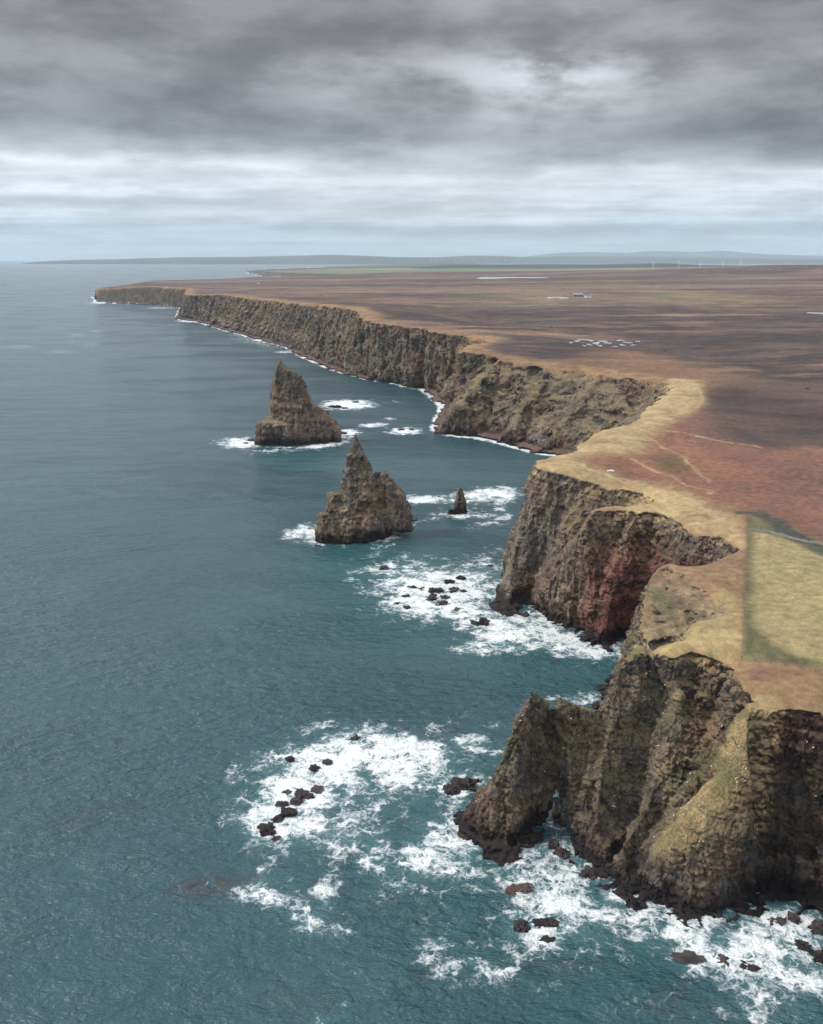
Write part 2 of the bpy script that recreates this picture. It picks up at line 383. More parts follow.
DITCH = gp([(742, 512), (760, 514), (775, 520), (785, 532), (800, 540), (823, 552), (860, 566)])
PATHS = [gp([(633, 459), (652, 467), (672, 477), (690, 485), (711, 492)]), gp([(650, 437), (664, 447), (684, 457), (696, 471), (708, 480)]),
         gp([(691, 384), (700, 389), (703, 398), (698, 407)]), gp([(664, 430), (696, 434), (730, 442), (760, 448)]),
         gp([(568, 459), (590, 467), (616, 478), (657, 487), (696, 501), (727, 522), (744, 545)])]
GREENS = gp([(610, 296), (650, 290), (700, 292), (745, 297), (770, 303), (700, 305), (640, 305)])
GREENS2 = gp([(480, 298), (510, 291), (540, 290), (575, 296), (560, 304), (500, 304)])
def cover(X, Y, edge):
    R = np.sqrt(X * X + Y * Y)
    n1 = fbm2(X, Y, 9, 4, 101); n2 = fbm2(X, Y, 45, 4, 102, .6); n3 = fbm2(X * .35, Y, 60, 4, 103, .62); n4 = fbm2(X, Y, 2.2, 3, 104)
    sx = X + 2.5 * n1; sy = Y + 4 * n1
    gold = mix(A3(.41, .305, .16), A3(.27, .20, .105), sstep(-.5, .5, n1 + .4 * n4)[:, None])
    gold = gold * (1 + .16 * fbm2(X, Y, 3.2, 3, 157, .7))[:, None]
    tan = mix(A3(.27, .175, .095), A3(.16, .10, .062), sstep(-.5, .6, n1 + .6 * n2)[:, None])
    moor = mix(A3(.185, .088, .058), A3(.12, .065, .050), sstep(-.3, .4, n2 + .3 * n1)[:, None])
    dark = mix(A3(.090, .064, .056), A3(.042, .033, .033), sstep(-.3, .3, n3 + .3 * n1)[:, None])
    n5 = fbm2(X * .3, Y, 24, 4, 111, .65)
    far = mix(dark, A3(.17, .108, .08), sstep(.12, .6, n3 * .8 + .6 * n5 + .18 * n2)[:, None])
    far2 = mix(A3(.066, .045, .044), A3(.20, .138, .105), sstep(-.3, .55, fbm2(X * .25, Y, 200, 6, 107, .68))[:, None])
    C = mix(far, far2, sstep(1300, 2300, R)[:, None])
    pt = fbm2(X * .45 + 90, Y, 85, 5, 161, .6)
    C = mix(C, A3(.040, .031, .032), (sstep(.08, .42, pt) * sstep(520, 760, R) * (1 - sstep(2600, 5000, R)) * .6)[:, None])
    C = mix(C, A3(.22, .125, .08), (sstep(.12, .5, -pt) * sstep(520, 760, R) * (1 - sstep(2600, 5000, R)) * .5)[:, None])
    stx = fbm2(X * .12 + 40, Y, 42, 4, 151, .65)
    C = mix(C, A3(.25, .17, .115), (sstep(.28, .6, stx) * sstep(600, 1000, R) * .65)[:, None])
    C = mix(C, A3(.030, .025, .028), (sstep(.2, .6, -stx) * sstep(600, 900, R) * (1 - sstep(2200, 4000, R)) * .6)[:, None])
    C = C * (1 + .30 * sstep(600, 900, R) * fbm2(X * .4, Y, 9, 3, 155, .7) * (1 - sstep(1800, 3000, R)))[:, None]
    band = np.exp(-np.maximum(edge - 4, 0) / mix(14, 26, sstep(500, 1500, R)) * (1 + .6 * n2))
    nearland = (1 - sstep(560, 760, R + 60 * n2))
    C = mix(C, moor, nearland[:, None])
    C = mix(C, A3(.19, .105, .062), (pmask(sx, sy + 12 * n2, ORANGE, 45) * .8)[:, None])
    C = mix(C, moor * 1.15, pmask(sx, sy, MOORR, 8)[:, None])
    C = mix(C, dark * .85, (pmask(sx, sy + 16 * n2, DARK1, 16) * .9)[:, None])
    C = mix(C, A3(.10, .075, .038), (pmask(sx, sy, DARK2, 8) * .8)[:, None])
    C = mix(C, tan, (sstep(.18, .75, band))[:, None])
    C = mix(C, tan * 1.05, (pmask(sx, sy, gp_tan, 6) if gp_tan is not None else 0 * X)[:, None])
    gold = mix(gold, tan, (sstep(.0, .5, fbm2(X, Y, 16, 4, 131, .6)) * .7)[:, None])
    C = mix(C, gold, pmask(sx, sy, GOLD, 7)[:, None])
    C = mix(C, gold * A3(.95, 1, .9), pmask(sx, sy, GOLD2, 5)[:, None])
    C = mix(C, A3(.105, .102, .052) * (1 + .3 * n1)[:, None], pmask(X, Y, STRIP, 1.5)[:, None])
    fld = mix(A3(.30, .235, .12), A3(.24, .195, .095), sstep(-.4, .5, n1 + .7 * fbm2(X * 3, Y, 30, 3, 108))[:, None])
    hl = pmask(sx, sy, HOLLOW, 3); C = mix(C, mix(A3(.10, .075, .06), A3(.22, .16, .10), sstep(-.5, .4, n1 + .8 * n4)[:, None]), (hl * .8)[:, None])
    C = mix(C, fld, pmask(X + .8 * n1, Y + .8 * n1, FIELD, 2.5)[:, None])
    dd = seg_dist(X + 2 * n1, Y + 2 * n1, DITCH, False)
    C = mix(C, A3(.045, .05, .045), ((1 - sstep(1.5, 5, dd)) * .85)[:, None])
    for i, p in enumerate(PATHS):
        dd = seg_dist(X + 3 * n1 + .6 * n4, Y + 5 * n1, p, False)
        C = mix(C, A3(.38, .29, .17), ((1 - sstep(.3, 1.8, dd + 1.2 * n4)) * (.5 + .4 * n1))[:, None])
    gn = fbm2(X, Y, 180, 3, 109)
    for g_ in (GREENS, GREENS2):
        C = mix(C, mix(A3(.23, .17, .10), A3(.13, .125, .065), sstep(-.1, .4, gn)[:, None]), (pmask(X + 80 * gn, Y + 160 * gn, g_, 140) * .75)[:, None])
    # pale farmland beyond the moor
    ff = sstep(6900, 7600, Y)
    C = mix(C, mix(A3(.12, .13, .06), A3(.20, .19, .11), sstep(-.2, .3, fbm2(X * .4, Y, 700, 3, 110))[:, None]), ff[:, None])
    return np.clip(C * (1 + .22 * n4 * (R < 900) + .18 * n1)[:, None], .01, .7)
gp_tan = gp([(735, 505), (750, 515), (746, 600), (735, 600), (700, 580), (660, 556), (690, 560), (735, 545), (700, 515), (660, 505), (700, 500)])
gp_tan2 = gp([(733, 665), (745, 658), (823, 672), (960, 690), (960, 730), (823, 704), (775, 702), (752, 695)])

def land_colour(V, N, edge, inT, seed=0):
    x, y, z = V.T
    red = pmask(x, y, [(62, 300), (150, 300), (150, 372), (96, 374), (84, 366), (70, 352), (60, 340)], 8) * (1 - sstep(34, 46, z + 5 * fbm3(x, y, z, 8, 3, 5)))
    red = np.maximum(red, pmask(x, y, [(66, 170), (300, 150), (300, 205), (100, 205), (80, 200)], 8) * sstep(-.25, .35, fbm3(x, y, z, 9, 3, 6)) * .85)
    red = np.maximum(red, .5 * sstep(.1, .5, fbm3(x, y, z * .6, 20, 3, 7)))
    rc = rock_colour(V, N, red, seed, green=(1 - .75 * sstep(1500, 2600, y)) if seed == 9 else 1.0)
    # shingle beaches
    cov = cover(x, y, edge)
    tan2 = pmask(x, y, gp_tan2, 5)
    cov = mix(cov, mix(A3(.17, .10, .065), A3(.22, .145, .075), sstep(-.3, .3, fbm2(x, y, 7, 3, 120))[:, None]), tan2[:, None])
    zp = Zp(x, y)
    nn = fbm3(x, y, z, 4, 3, 125)
    top = sstep(.50, .76, N[:, 2] + .12 * nn) * sstep(-9, -3, z - zp + 2 * nn)
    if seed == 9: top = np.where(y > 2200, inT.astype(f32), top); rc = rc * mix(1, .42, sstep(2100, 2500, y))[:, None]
    if seed == 3: rc = rc * (1 - .58 * sstep(74, 84, x + 5 * nn) * (1 - sstep(206, 214, y)))[:, None]  # shade of the right-hand near wall darkened into its rock colour
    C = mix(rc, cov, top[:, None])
    if seed == 3:
        cr_ = CRESTS[2][0]; dd, zz = seg_dist(x + 1.5 * nn, y + 1.5 * nn, cr_, False, cr_[:, 2])
        g1 = (1 - sstep(3.5, 6.5, dd + 1.6 * nn)) * sstep(-.05, .25, N[:, 2] + .2 * nn) * sstep(8, 14, z)
        C = mix(C, A3(.29, .215, .11) * (1 + .3 * nn)[:, None], (g1 * .9)[:, None])
        g2 = pmask(x, y, [Q(655, 690, 222)[:2], Q(705, 690, 220)[:2], Q(715, 740, 208)[:2], Q(675, 790, 202)[:2], Q(650, 760, 208)[:2]], 4) * sstep(.0, .4, fbm3(x, y, z, 7, 3, 141, .6) + .2) * sstep(.12, .4, N[:, 2])
        C = mix(C, A3(.24, .17, .10), (g2 * .9)[:, None])
        g3 = sstep(.0, .35, fbm3(x, y, z, 12, 3, 143, .6)) * sstep(.15, .45, N[:, 2] + .15 * nn) * sstep(10, 18, z)
        C = mix(C, A3(.085, .095, .042), (g3 * .7 * (x < 82))[:, None])
    beach = (1 - sstep(3.2, 4.6, z)) * sstep(600, 720, y) * sstep(.55, .8, N[:, 2])
    C = mix(C, A3(.115, .075, .062), beach[:, None])
    return C

# ------------------------------------------------------------------ materials
def nodes(name):
    m = bpy.data.materials.new(name); m.use_nodes = True; nt = m.node_tree; nt.nodes.clear(); return m, nt
def N_(nt, typ, **kw):
    n = nt.nodes.new(typ)
    for k, v in kw.items():
        if k.startswith('i_'): n.inputs[k[2:].replace('_', ' ')].default_value = v
        else: setattr(n, k, v)
    return n
def math_(nt, op, a, b=None, c=None, clamp=False):
    n = nt.nodes.new('ShaderNodeMath'); n.operation = op; n.use_clamp = clamp
    for i, v in enumerate((a, b, c)):
        if v is None: continue
        if isinstance(v, (int, float)): n.inputs[i].default_value = v
        else: nt.links.new(v, n.inputs[i])
    return n.outputs[0]
def mixc(nt, fac, a, b, typ='MIX'):
    n = nt.nodes.new('ShaderNodeMix'); n.data_type = 'RGBA'; n.blend_type = typ
    for s, v in ((n.inputs[0], fac), (n.inputs[6], a), (n.inputs[7], b)):
        if isinstance(v, (int, float)): s.default_value = v
        elif isinstance(v, tuple): s.default_value = v if len(v) == 4 else v + (1,)
        else: nt.links.new(v, s)
    return n.outputs[2]
def mixf(nt, f, a, b):
    n = nt.nodes.new('ShaderNodeMix')
    for s_, v in ((n.inputs[0], f), (n.inputs[2], a), (n.inputs[3], b)):
        if isinstance(v, (int, float)): s_.default_value = v
        else: nt.links.new(v, s_)
    return n.outputs[0]
def noise(nt, vec, scale, detail=4, rough=.55, dist=0, typ='FBM'):
    n = nt.nodes.new('ShaderNodeTexNoise'); n.noise_type = typ
    n.inputs['Scale'].default_value = scale; n.inputs['Detail'].default_value = detail
    n.inputs['Roughness'].default_value = rough; n.inputs['Distortion'].default_value = dist
    nt.links.new(vec, n.inputs['Vector']); return n.outputs['Fac']
def maprange(nt, v, a, b, c=0.0, d=1.0, smooth=True):
    n = nt.nodes.new('ShaderNodeMapRange'); n.interpolation_type = 'SMOOTHSTEP' if smooth else 'LINEAR'
    nt.links.new(v, n.inputs[0])
    for i, q in zip((1, 2, 3, 4), (a, b, c, d)):
        if isinstance(q, (int, float)): n.inputs[i].default_value = q
        else: nt.links.new(q, n.inputs[i])
    return n.outputs[0]

def ground_material(name, grain, bump_d, rough=.95):
    m, nt = nodes(name); L = nt.links.new
    out = N_(nt, 'ShaderNodeOutputMaterial'); bs = N_(nt, 'ShaderNodeBsdfPrincipled'); L(bs.outputs[0], out.inputs[0])
    at = N_(nt, 'ShaderNodeAttribute', attribute_name='tint'); geo = N_(nt, 'ShaderNodeNewGeometry')
    a = noise(nt, geo.outputs['Position'], grain, 6, .72); b = noise(nt, geo.outputs['Position'], grain * .22, 4, .6)
    spn = N_(nt, 'ShaderNodeSeparateXYZ'); L(geo.outputs['True Normal'], spn.inputs[0]); flatf = maprange(nt, spn.outputs[2], .7, .9)
    a = mixf(nt, flatf, a, math_(nt, 'MULTIPLY_ADD', a, .42, .29))
    k = math_(nt, 'MULTIPLY', maprange(nt, a, .28, .72, .45, 1.55), maprange(nt, b, .3, .7, .82, 1.18))
    v = N_(nt, 'ShaderNodeVectorMath', operation='SCALE'); L(at.outputs['Color'], v.inputs[0]); L(k, v.inputs['Scale'])
    L(v.outputs[0], bs.inputs['Base Color'])
    bs.inputs['Roughness'].default_value = rough; bs.inputs['Specular IOR Level'].default_value = .25
    bp = N_(nt, 'ShaderNodeBump'); bp.inputs['Strength'].default_value = 1.0; bp.inputs['Distance'].default_value = bump_d
    L(a, bp.inputs['Height']); L(bp.outputs[0], bs.inputs['Normal'])
    return m
M_near = ground_material('rock_and_turf', 1.6, .35)
M_mid = ground_material('rock_and_turf_mid', .9, .6)
M_far = ground_material('moorland', .08, 1.5)
M_rock = ground_material('wet_rock', 1.8, .25, .6)
def flat_material(name, col, rough=.8, spec=.3, var=.15):
    m, nt = nodes(name); L = nt.links.new
    out = N_(nt, 'ShaderNodeOutputMaterial'); bs = N_(nt, 'ShaderNodeBsdfPrincipled'); L(bs.outputs[0], out.inputs[0])
    geo = N_(nt, 'ShaderNodeNewGeometry'); a = noise(nt, geo.outputs['Position'], 3.0, 3)
    v = N_(nt, 'ShaderNodeVectorMath', operation='SCALE'); v.inputs[0].default_value = col
    L(maprange(nt, a, .2, .8, 1 - var, 1 + var), v.inputs['Scale']); L(v.outputs[0], bs.inputs['Base Color'])
    bs.inputs['Roughness'].default_value = rough; bs.inputs['Specular IOR Level'].default_value = spec
    return m

# ------------------------------------------------------------------ land: three detailed blocks of cliff, then the moor
def make_block(name, x0, x1, y0, y1, step, vox, seed, s, vert, bed, mat, tunnels=(), limit=None, amt=1.0):
    gx = np.arange(x0, x1 + step, step, dtype=f32); gy = np.arange(y0, y1 + step, step, dtype=f32)
    X, Y = np.meshgrid(gx, gy); h, e, inT, dB = hfun(X, Y)
    if limit is not None: h = np.where(limit(X, Y, e), h, -20)
    hc = .25 * (h[:-1, :-1] + h[1:, :-1] + h[:-1, 1:] + h[1:, 1:])
    mask = hc > -1.5
    ceil = np.full(X.shape, -99, f32)
    for (pl, hw, ch) in tunnels:
        d, c = seg_dist(X + .8 * fbm2(X, Y, 4, 2, 301), Y, pl, False, np.array(ch, float))
        cc = np.where(d < hw, c * np.sqrt(np.clip(1 - (d / hw) ** 2, 0, 1)), -99)
        ceil = np.maximum(ceil, cc)
    tm = np.maximum.reduce([ceil[:-1, :-1], ceil[1:, :-1], ceil[:-1, 1:], ceil[1:, 1:]]) > 0
    parts = [columns(X, Y, np.maximum(h, -1), np.full(X.shape, -5, f32), mask & ~tm)]
    if tm.any():
        cc_ = np.maximum.reduce([ceil[:-1, :-1], ceil[1:, :-1], ceil[:-1, 1:], ceil[1:, 1:]])
        up = mask & tm & (hc > np.maximum(cc_ + 1.5, 5))
        parts.append(columns(X, Y, h, np.minimum(np.maximum(ceil, .5), h - 1.5), up))
    V = []; F = []; k = 0
    for v, f in parts: V.append(v); F.append(f + k); k += len(v)
    me = voxel(name, np.concatenate(V), np.concatenate(F), vox)
    log(name, 'remeshed', len(me.vertices))
    C1 = CRESTS[2][0]
    V, N = relief(me, s, amt, vert, bed, seed, keep=(lambda W: 1 - .8 * (1 - sstep(2.5, 6, seg_dist(W[:, 0], W[:, 1], C1, False))) * (W[:, 2] > 8)) if seed == 3 else None)
    xy = V[:, 0], V[:, 1]
    far = sstep(500, 1100, np.sqrt(V[:, 0] ** 2 + V[:, 1] ** 2))
    edge = seg_dist(V[:, 0], V[:, 1], T)
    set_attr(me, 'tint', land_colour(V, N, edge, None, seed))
    me.materials.append(mat)
    pn = np.empty(len(me.polygons) * 3, f32); me.polygons.foreach_get('normal', pn); me.polygons.foreach_set('use_smooth', pn.reshape(-1, 3)[:, 2] > .72)
    o = link(name, me); tag(o, kind='structure'); log(name, 'done'); return o

hole = [P(548, 830)[:2], P(549, 800)[:2], (40.5, 245)]
hx = P(546, 815)[0]
cave1 = [P(622, 880)[:2], (P(633, 800)[0] + 1, 208)]
cave2 = [P(527, 606)[:2], (P(531, 585)[0], 362)]
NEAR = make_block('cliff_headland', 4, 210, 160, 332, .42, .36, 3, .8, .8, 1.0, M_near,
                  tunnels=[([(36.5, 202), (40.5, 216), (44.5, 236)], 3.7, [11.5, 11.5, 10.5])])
MID = make_block('cliff_promontory', 20, 420, 322, 760, .75, .68, 4, 1.15, .8, .8, M_near,
                 tunnels=[(cave2, 3.0, [9, 3])])
FARC = make_block('cliff_coast', -900, 620, 700, 2480, 2.0, 1.7, 5, 2.6, 1.6, .45, M_mid,
                  limit=lambda X, Y, e: (e < 170) & (Y > 700 + .0 * X), amt=1.0)

def polar(az0, az1, na, rs):
    az = np.linspace(math.radians(az0), math.radians(az1), na); A, R = np.meshgrid(az, rs)
    X = (np.sin(A) * R).astype(f32); Y = (np.cos(A) * R).astype(f32)
    i = np.arange(len(rs) - 1)[:, None] * na + np.arange(na - 1)[None]
    F = np.stack([i, i + 1, i + 1 + na, i + na], -1).reshape(-1, 4)
    return X, Y, F
def grid_faces(keep, F): return F[keep[F].all(1)]
rs = np.concatenate([np.geomspace(170, 6500, 800), np.geomspace(6550, 15000, 120)])
X, Y, F = polar(-40, 42, 900, rs)
X = X.ravel(); Y = Y.ravel()
h, e, inT, dB = hfun(X, Y, .6)
h = np.where(inT, h, np.minimum(h, Zp(X, Y)))
def deep(X, Y, x0, x1, y0, y1, m): return (X > x0 + m) & (X < x1 - m) & (Y > y0 + m) & (Y < y1 - m)
ina = deep(X, Y, 4, 210, 120, 332, 4) | deep(X, Y, -50, 420, 326, 760, 5)
inc = deep(X, Y, -900, 620, 708, 2480, 9) & (e < 158)
inc |= (~inT) & (Y < 2465) & (Y > 300) & (h > -90) & (Y < 2465)
keep = ~(ina | inc) & (h > -8)
keep &= ~((Y < 700) & (~inT))
F = grid_faces(keep, F)
used = np.zeros(len(X), bool); used[F.ravel()] = True; idx = np.cumsum(used) - 1
V = np.stack([X, Y, h - .15], 1)[used]; me = mesh_np('moorland', V, idx[F][:, :])
Vn, Nn = get_np(me)
set_attr(me, 'tint', land_colour(Vn, Nn, e[used], inT[used], 9)); me.materials.append(M_far)
tag(link('moorland', me), kind='structure'); log('moor done', len(V))

# ------------------------------------------------------------------ sea stacks
def ring_solid(rings, n=40, seed=0):
    """rings: (row, px left, px right, depth centre, depth ratio) bottom row last"""
    V = []; F = []
    for k, (row, a, b, y, dr) in enumerate(rings):
        xa, _, z = Q(a, row, y); xb = Q(b, row, y)[0]
        cx, rx = (xa + xb) / 2, (xb - xa) / 2; ry = rx * dr
        for j in range(n):
            t = 2 * math.pi * j / n; c, s = math.cos(t), math.sin(t)
            c = math.copysign(abs(c) ** .75, c); s = math.copysign(abs(s) ** .75, s)
            V.append((cx + rx * c, y + ry * s, z))
    m = len(rings)
    for k in range(m - 1):
        for j in range(n):
            a = k * n + j; b = k * n + (j + 1) % n; F.append((a, b, b + n, a + n))
    V.append(tuple(np.mean(V[:n], 0))); V.append(tuple(np.mean(V[(m - 1) * n:m * n], 0)))
    for j in range(n):
        F.append((m * n, (j + 1) % n, j, j)); F.append((m * n + 1, (m - 1) * n + j, (m - 1) * n + (j + 1) % n, (m - 1) * n + j))
    return V, F
def stack(name, solids, vox, seed, s, label, vert=1.5, bed=.45, amt=1.05, lich=1.0):
    V = []; F = []; k = 0
    me = bpy.data.meshes.new(name); 
    for r in solids:
        v, f = ring_solid(r)
        F += [tuple(dict.fromkeys(i + k for i in q)) for q in f]; V += v; k += len(v)
    me.from_pydata(V, [], F); me.update()
    o = link(name, me); mo = o.modifiers.new('r', 'REMESH'); mo.mode = 'VOXEL'; mo.voxel_size = vox
    out = bpy.data.meshes.new_from_object(o.evaluated_get(bpy.context.evaluated_depsgraph_get()))
    bpy.data.objects.remove(o)
    out.polygons.foreach_set('use_smooth', np.ones(len(out.polygons), bool)); out.update()
    zt = max(v.co.z for v in out.vertices)
    V, N = relief(out, s, amt, vert, bed, seed, keep=lambda Q_: 1 - .75 * sstep(zt - 16 * s, zt - 2, Q_[:, 2]))
    red = .5 * sstep(.0, .5, fbm3(V[:, 0], V[:, 1], V[:, 2], 14, 3, seed + 3))
    C = rock_colour(V, N, red, seed, green=lich)
    set_attr(out, 'tint', C); out.materials.append(M_near)
    c = V.mean(0); c[2] = 0
    out.vertices.foreach_set('co', np.ascontiguousarray(V - c, f32).ravel()); out.update()
    o = link(name, out); o.location = c.tolist()
    return tag(o, label, 'sea stack')
stack('sea_stack', [
    [(358, 277, 279.4, 760, 1.3), (363, 275.3, 283, 760, 1.1), (368, 273.8, 288, 760, .9), (371, 273.5, 293, 760, .7), (377, 273, 300, 760, .6), (383, 272.5, 303.5, 760, .6), (392, 272, 306, 760, .6),
     (400, 271.5, 308, 760, .6), (410, 271, 310.5, 760, .62), (425, 267, 314, 760, .7), (446, 266, 318, 760, .75), (452, 266, 318, 760, .75)],
    [(421, 260, 283, 750, .8), (424, 258, 296, 752, .75), (435, 258, 304, 752, .62), (447, 257.5, 310, 752, .5), (453, 257.5, 310, 752, .5)],
    [(403, 303, 312, 765, 1.0), (407, 299, 319, 765, .9), (415, 296, 327, 765, .75), (423, 294, 335, 764, .65), (432, 292, 340, 762, .55), (442, 290, 341, 760, .5), (450, 290, 342, 760, .5)],
], .8, 21, 1.3, 'tall farther sea stack with a hooked tip and a broad shoulder on its right side')
stack('sea_stack', [
    [(434, 354.4, 355.8, 488, 1), (441, 352.8, 359, 488, .9), (449, 351, 364.5, 488, .8), (457, 348.2, 368, 488, .75), (466, 346.5, 370, 488, .7), (477, 345, 372, 488, .75), (488, 342, 375, 488, .8),
     (496, 339.5, 379, 488, .8), (520, 330, 386, 488, .7), (540, 326, 390, 488, .6)],
    [(471, 383.7, 386, 494, 1.1), (474, 381, 388, 494, 1), (479, 376, 391, 494, .8), (488, 372, 398, 493, .6), (496, 368, 403, 493, .5), (504, 365, 408, 492, .45), (516, 362, 410.5, 491, .45), (530, 360, 411, 490, .5)],
    [(493, 330.5, 342, 484, 1), (501, 328.5, 350, 484, .8), (507, 326, 360, 483, .6), (520, 322, 368, 482, .5), (540, 319, 372, 481, .42)],
    [(513.5, 320, 330, 478, 1), (518, 317, 336, 478, .9), (528, 316, 342, 478, .8), (542, 316, 346, 478, .7)],
    [(515, 335, 366, 480, .5), (521, 332, 372, 479, .45), (540, 331, 374, 478, .45)],
    [(471.5, 374, 382, 490, .5), (476, 372, 380, 490, .5), (486, 370, 380, 490, .6)],
], .55, 22, .95, 'steep pointed pyramid sea stack in the middle of the bay, with a notched right ridge')
stack('sea_stack', [
    [(487.5, 459.2, 461, 536, .9), (491, 457.5, 463, 536, .8), (498, 455.5, 465.3, 536, .8), (506, 454.5, 466.5, 536, .8), (514, 453.5, 467.5, 536, .75), (518, 453, 467.5, 536, .75)],
    [(509, 450.5, 453.5, 533, 1), (512, 449, 456, 533, .9), (517, 448, 458, 533, .9)],
], .35, 23, .45, 'small thumb shaped rock pillar standing alone in the surf right of the pyramid stack')
log('stacks')

# ------------------------------------------------------------------ rocks awash: (px, row, half width px, height ratio, label key)
SK = 'dark skerry lump awash among white surf in the reef below the big brown headland'
RK = 'dark reef rock poking out of the wide foam patch left of the arched headland'
HK = 'dark boulder in churning foam along the foot of the nearest headland'
ROCKS = [
    (436, 590, 6.5, .5, 'largest square black block in the surf reef below the brown headland'), (450, 582, 6, .45, SK), (461, 578, 4.5, .5, SK), (432, 598, 5.5, .5, SK), (442, 603, 5.5, .45, SK), (453, 590, 6, .3, SK),
    (412, 587, 4.5, .35, SK), (406, 596, 3.5, .4, SK), (407, 607, 3, .4, SK), (384, 568, 5, .4, 'lone dark rock at the left end of the surf reef'), (463, 591, 4, .35, SK), (446, 597, 4, .35, SK), (421, 589, 3.5, .25, SK),
    (481.5, 622, 7, .7, 'isolated black block in foam just off the foot of the brown headland'), (490, 565, 2.5, .6, 'small dark rock against the left foot of the brown headland'), (458, 609, 4, .2, SK), (397, 603, 3, .2, SK),
    (291, 759, 5, .4, RK), (314, 768, 5, .45, RK), (328, 762, 4, .3, RK), (355, 737, 6, .35, 'farthest rock of the wide foam patch, at its top edge'), (302, 794, 8, .35, RK), (288, 812, 7, .4, RK), (268, 829, 7.5, .45, 'squarish dark rock at the lower left corner of the wide foam patch'),
    (283, 803, 6, .35, RK), (318, 789, 6, .3, RK), (296, 801, 5, .4, RK), (278, 818, 5, .35, RK), (310, 796, 5, .3, RK), (262, 826, 4, .3, RK), (287, 792, 4, .25, RK), (276, 838, 4, .25, RK),
    (466, 783, 15, .35, 'long flat black slab sticking out left from the foot of the arched rock'), (464, 819, 11, .5, 'rounded black rock against the left foot of the arched rock'), (452, 789, 7, .3, HK), (470, 834, 9, .4, 'dark rounded toe of rock just below the arched rock tip'),
    (520, 888, 13, .22, 'flat reddish brown ledge awash in foam below the arch'), (521, 925, 7, .35, HK), (545, 923, 11, .25, 'long low dark rock at the lower edge of the foam below the arch'), (549, 939, 7, .25, HK), (554, 844, 6, .5, 'dark boulder in the water right under the arch opening'), (563, 852, 7, .5, HK),
    (590, 872, 8, .4, HK), (622, 893, 8, .45, HK), (637, 903, 9, .45, HK), 
    (761, 899, 6, .4, HK), (778, 921, 10, .35, HK), (793, 918, 7, .5, HK), (804, 945, 6, .5, 'lone dark rock in the foam at the far right of the sea'), (820, 957, 8, .35, HK), (752, 967, 9, .15, HK), (725, 961, 8, .15, HK), (691, 957, 13, .10, HK), (816, 928, 9, .35, HK), 
    
    (335, 406.5, 6.5, .3, 'long dark rock in the surf patch right of the hooked stack'), (345, 408, 2.5, .3, 'small rock beside the long dark rock right of the hooked stack'), (356, 402, 3, .3, 'right hand rock of the surf patch beyond the hooked stack'),
    (401, 429.5, 3.2, .25, 'left rock of the small pair in surf behind the pyramid stack'), (412, 429.5, 3, .25, 'right rock of the small pair in surf behind the pyramid stack'), (251, 440, 4, .35, 'low dark rock at the left foot of the hooked stack'), (246, 443, 2.5, .3, 'tiny outer rock in foam left of the hooked stack'),
    (342, 433, 4, .3, 'flat dark reef tip at the right foot of the hooked stack'), (414, 519.5, 4, .5, 'small dark boulder at the right foot of the pyramid stack'), 
    (318, 546, 3, .25, 'low rock in foam at the left foot of the pyramid stack'),
]
ico = None
def ico_np():
    import bmesh
    bm = bmesh.new(); bmesh.ops.create_icosphere(bm, subdivisions=5, radius=1)
    V = np.array([v.co[:] for v in bm.verts], f32); F = np.array([[v.index for v in f.verts] for f in bm.faces], np.int32); bm.free(); return V, F
IV, IF = ico_np()
GRP = {SK: 'dark rocks of the surf reef', RK: 'rocks in the wide foam patch', HK: 'boulders at the foot of the nearest headland'}
rock_xy = []
for k, (px, py, hw, hr, lab) in enumerate(ROCKS):
    x, y, _ = P(px, py + hw * hr * .4); dep = y * CP + CH * SP; r = hw * dep / FPX * .95
    rock_xy.append((x, y, r))
    V = IV.copy(); V = np.sign(V) * np.abs(V) ** .8
    ca, sa = math.cos(k * 1.7), math.sin(k * 1.7); el = 1.0 + .5 * math.sin(k * 2.3) ** 2
    V[:, 1] *= 1 / el if hw < 10 else .55
    if hw < 10: V[:, :2] = V[:, :2] @ np.array([[ca, -sa], [sa, ca]], f32)
    nrm = V.copy()
    s = k * 13.7
    d = .75 * (fbm3(V[:, 0] + s, V[:, 1], V[:, 2], .9, 3, 5, .6, True) - .3) + .22 * beds(V * 8, 2.2, k)[0] + .12 * fbm3(V[:, 0] + s, V[:, 1], V[:, 2], .22, 2, 9, .6, True)
    V = V * (1 + d)[:, None]
    V *= (1 + .18 * cells(V[:, 0] + s, V[:, 1], V[:, 2], .55, .6, k)[0])[:, None]
    V = V * np.array([r, r, r * hr * 1.5], f32)
    V[:, 2] = np.where(V[:, 2] > 0, V[:, 2] + .25 * r * hr * beds(V + s, .9, 3)[0], V[:, 2])
    V[:, 2] -= r * hr * .55
    me = mesh_np('sea_rock', V, IF, False)
    Vw = V + np.array([x, y, 0], f32)
    b = fbm3(Vw[:, 0], Vw[:, 1], Vw[:, 2], 1.4, 3, 77)
    base = A3(.08, .052, .045) if 'ledge' in lab else A3(.036, .029, .029) * (1 + .5 * math.sin(k * 5.1))
    C = base * (1 + .6 * b)[:, None]; C = mix(C, A3(.07, .055, .045), (sstep(.1, .6, b) * sstep(.3, 1.6, V[:, 2]) * .6)[:, None])
    set_attr(me, 'tint', np.clip(C, .006, .5)); me.materials.append(M_rock)
    o = link('sea_rock', me); o.location = (x, y, 0)
    tag(o, lab, 'rock', GRP.get(lab))
log('rocks')

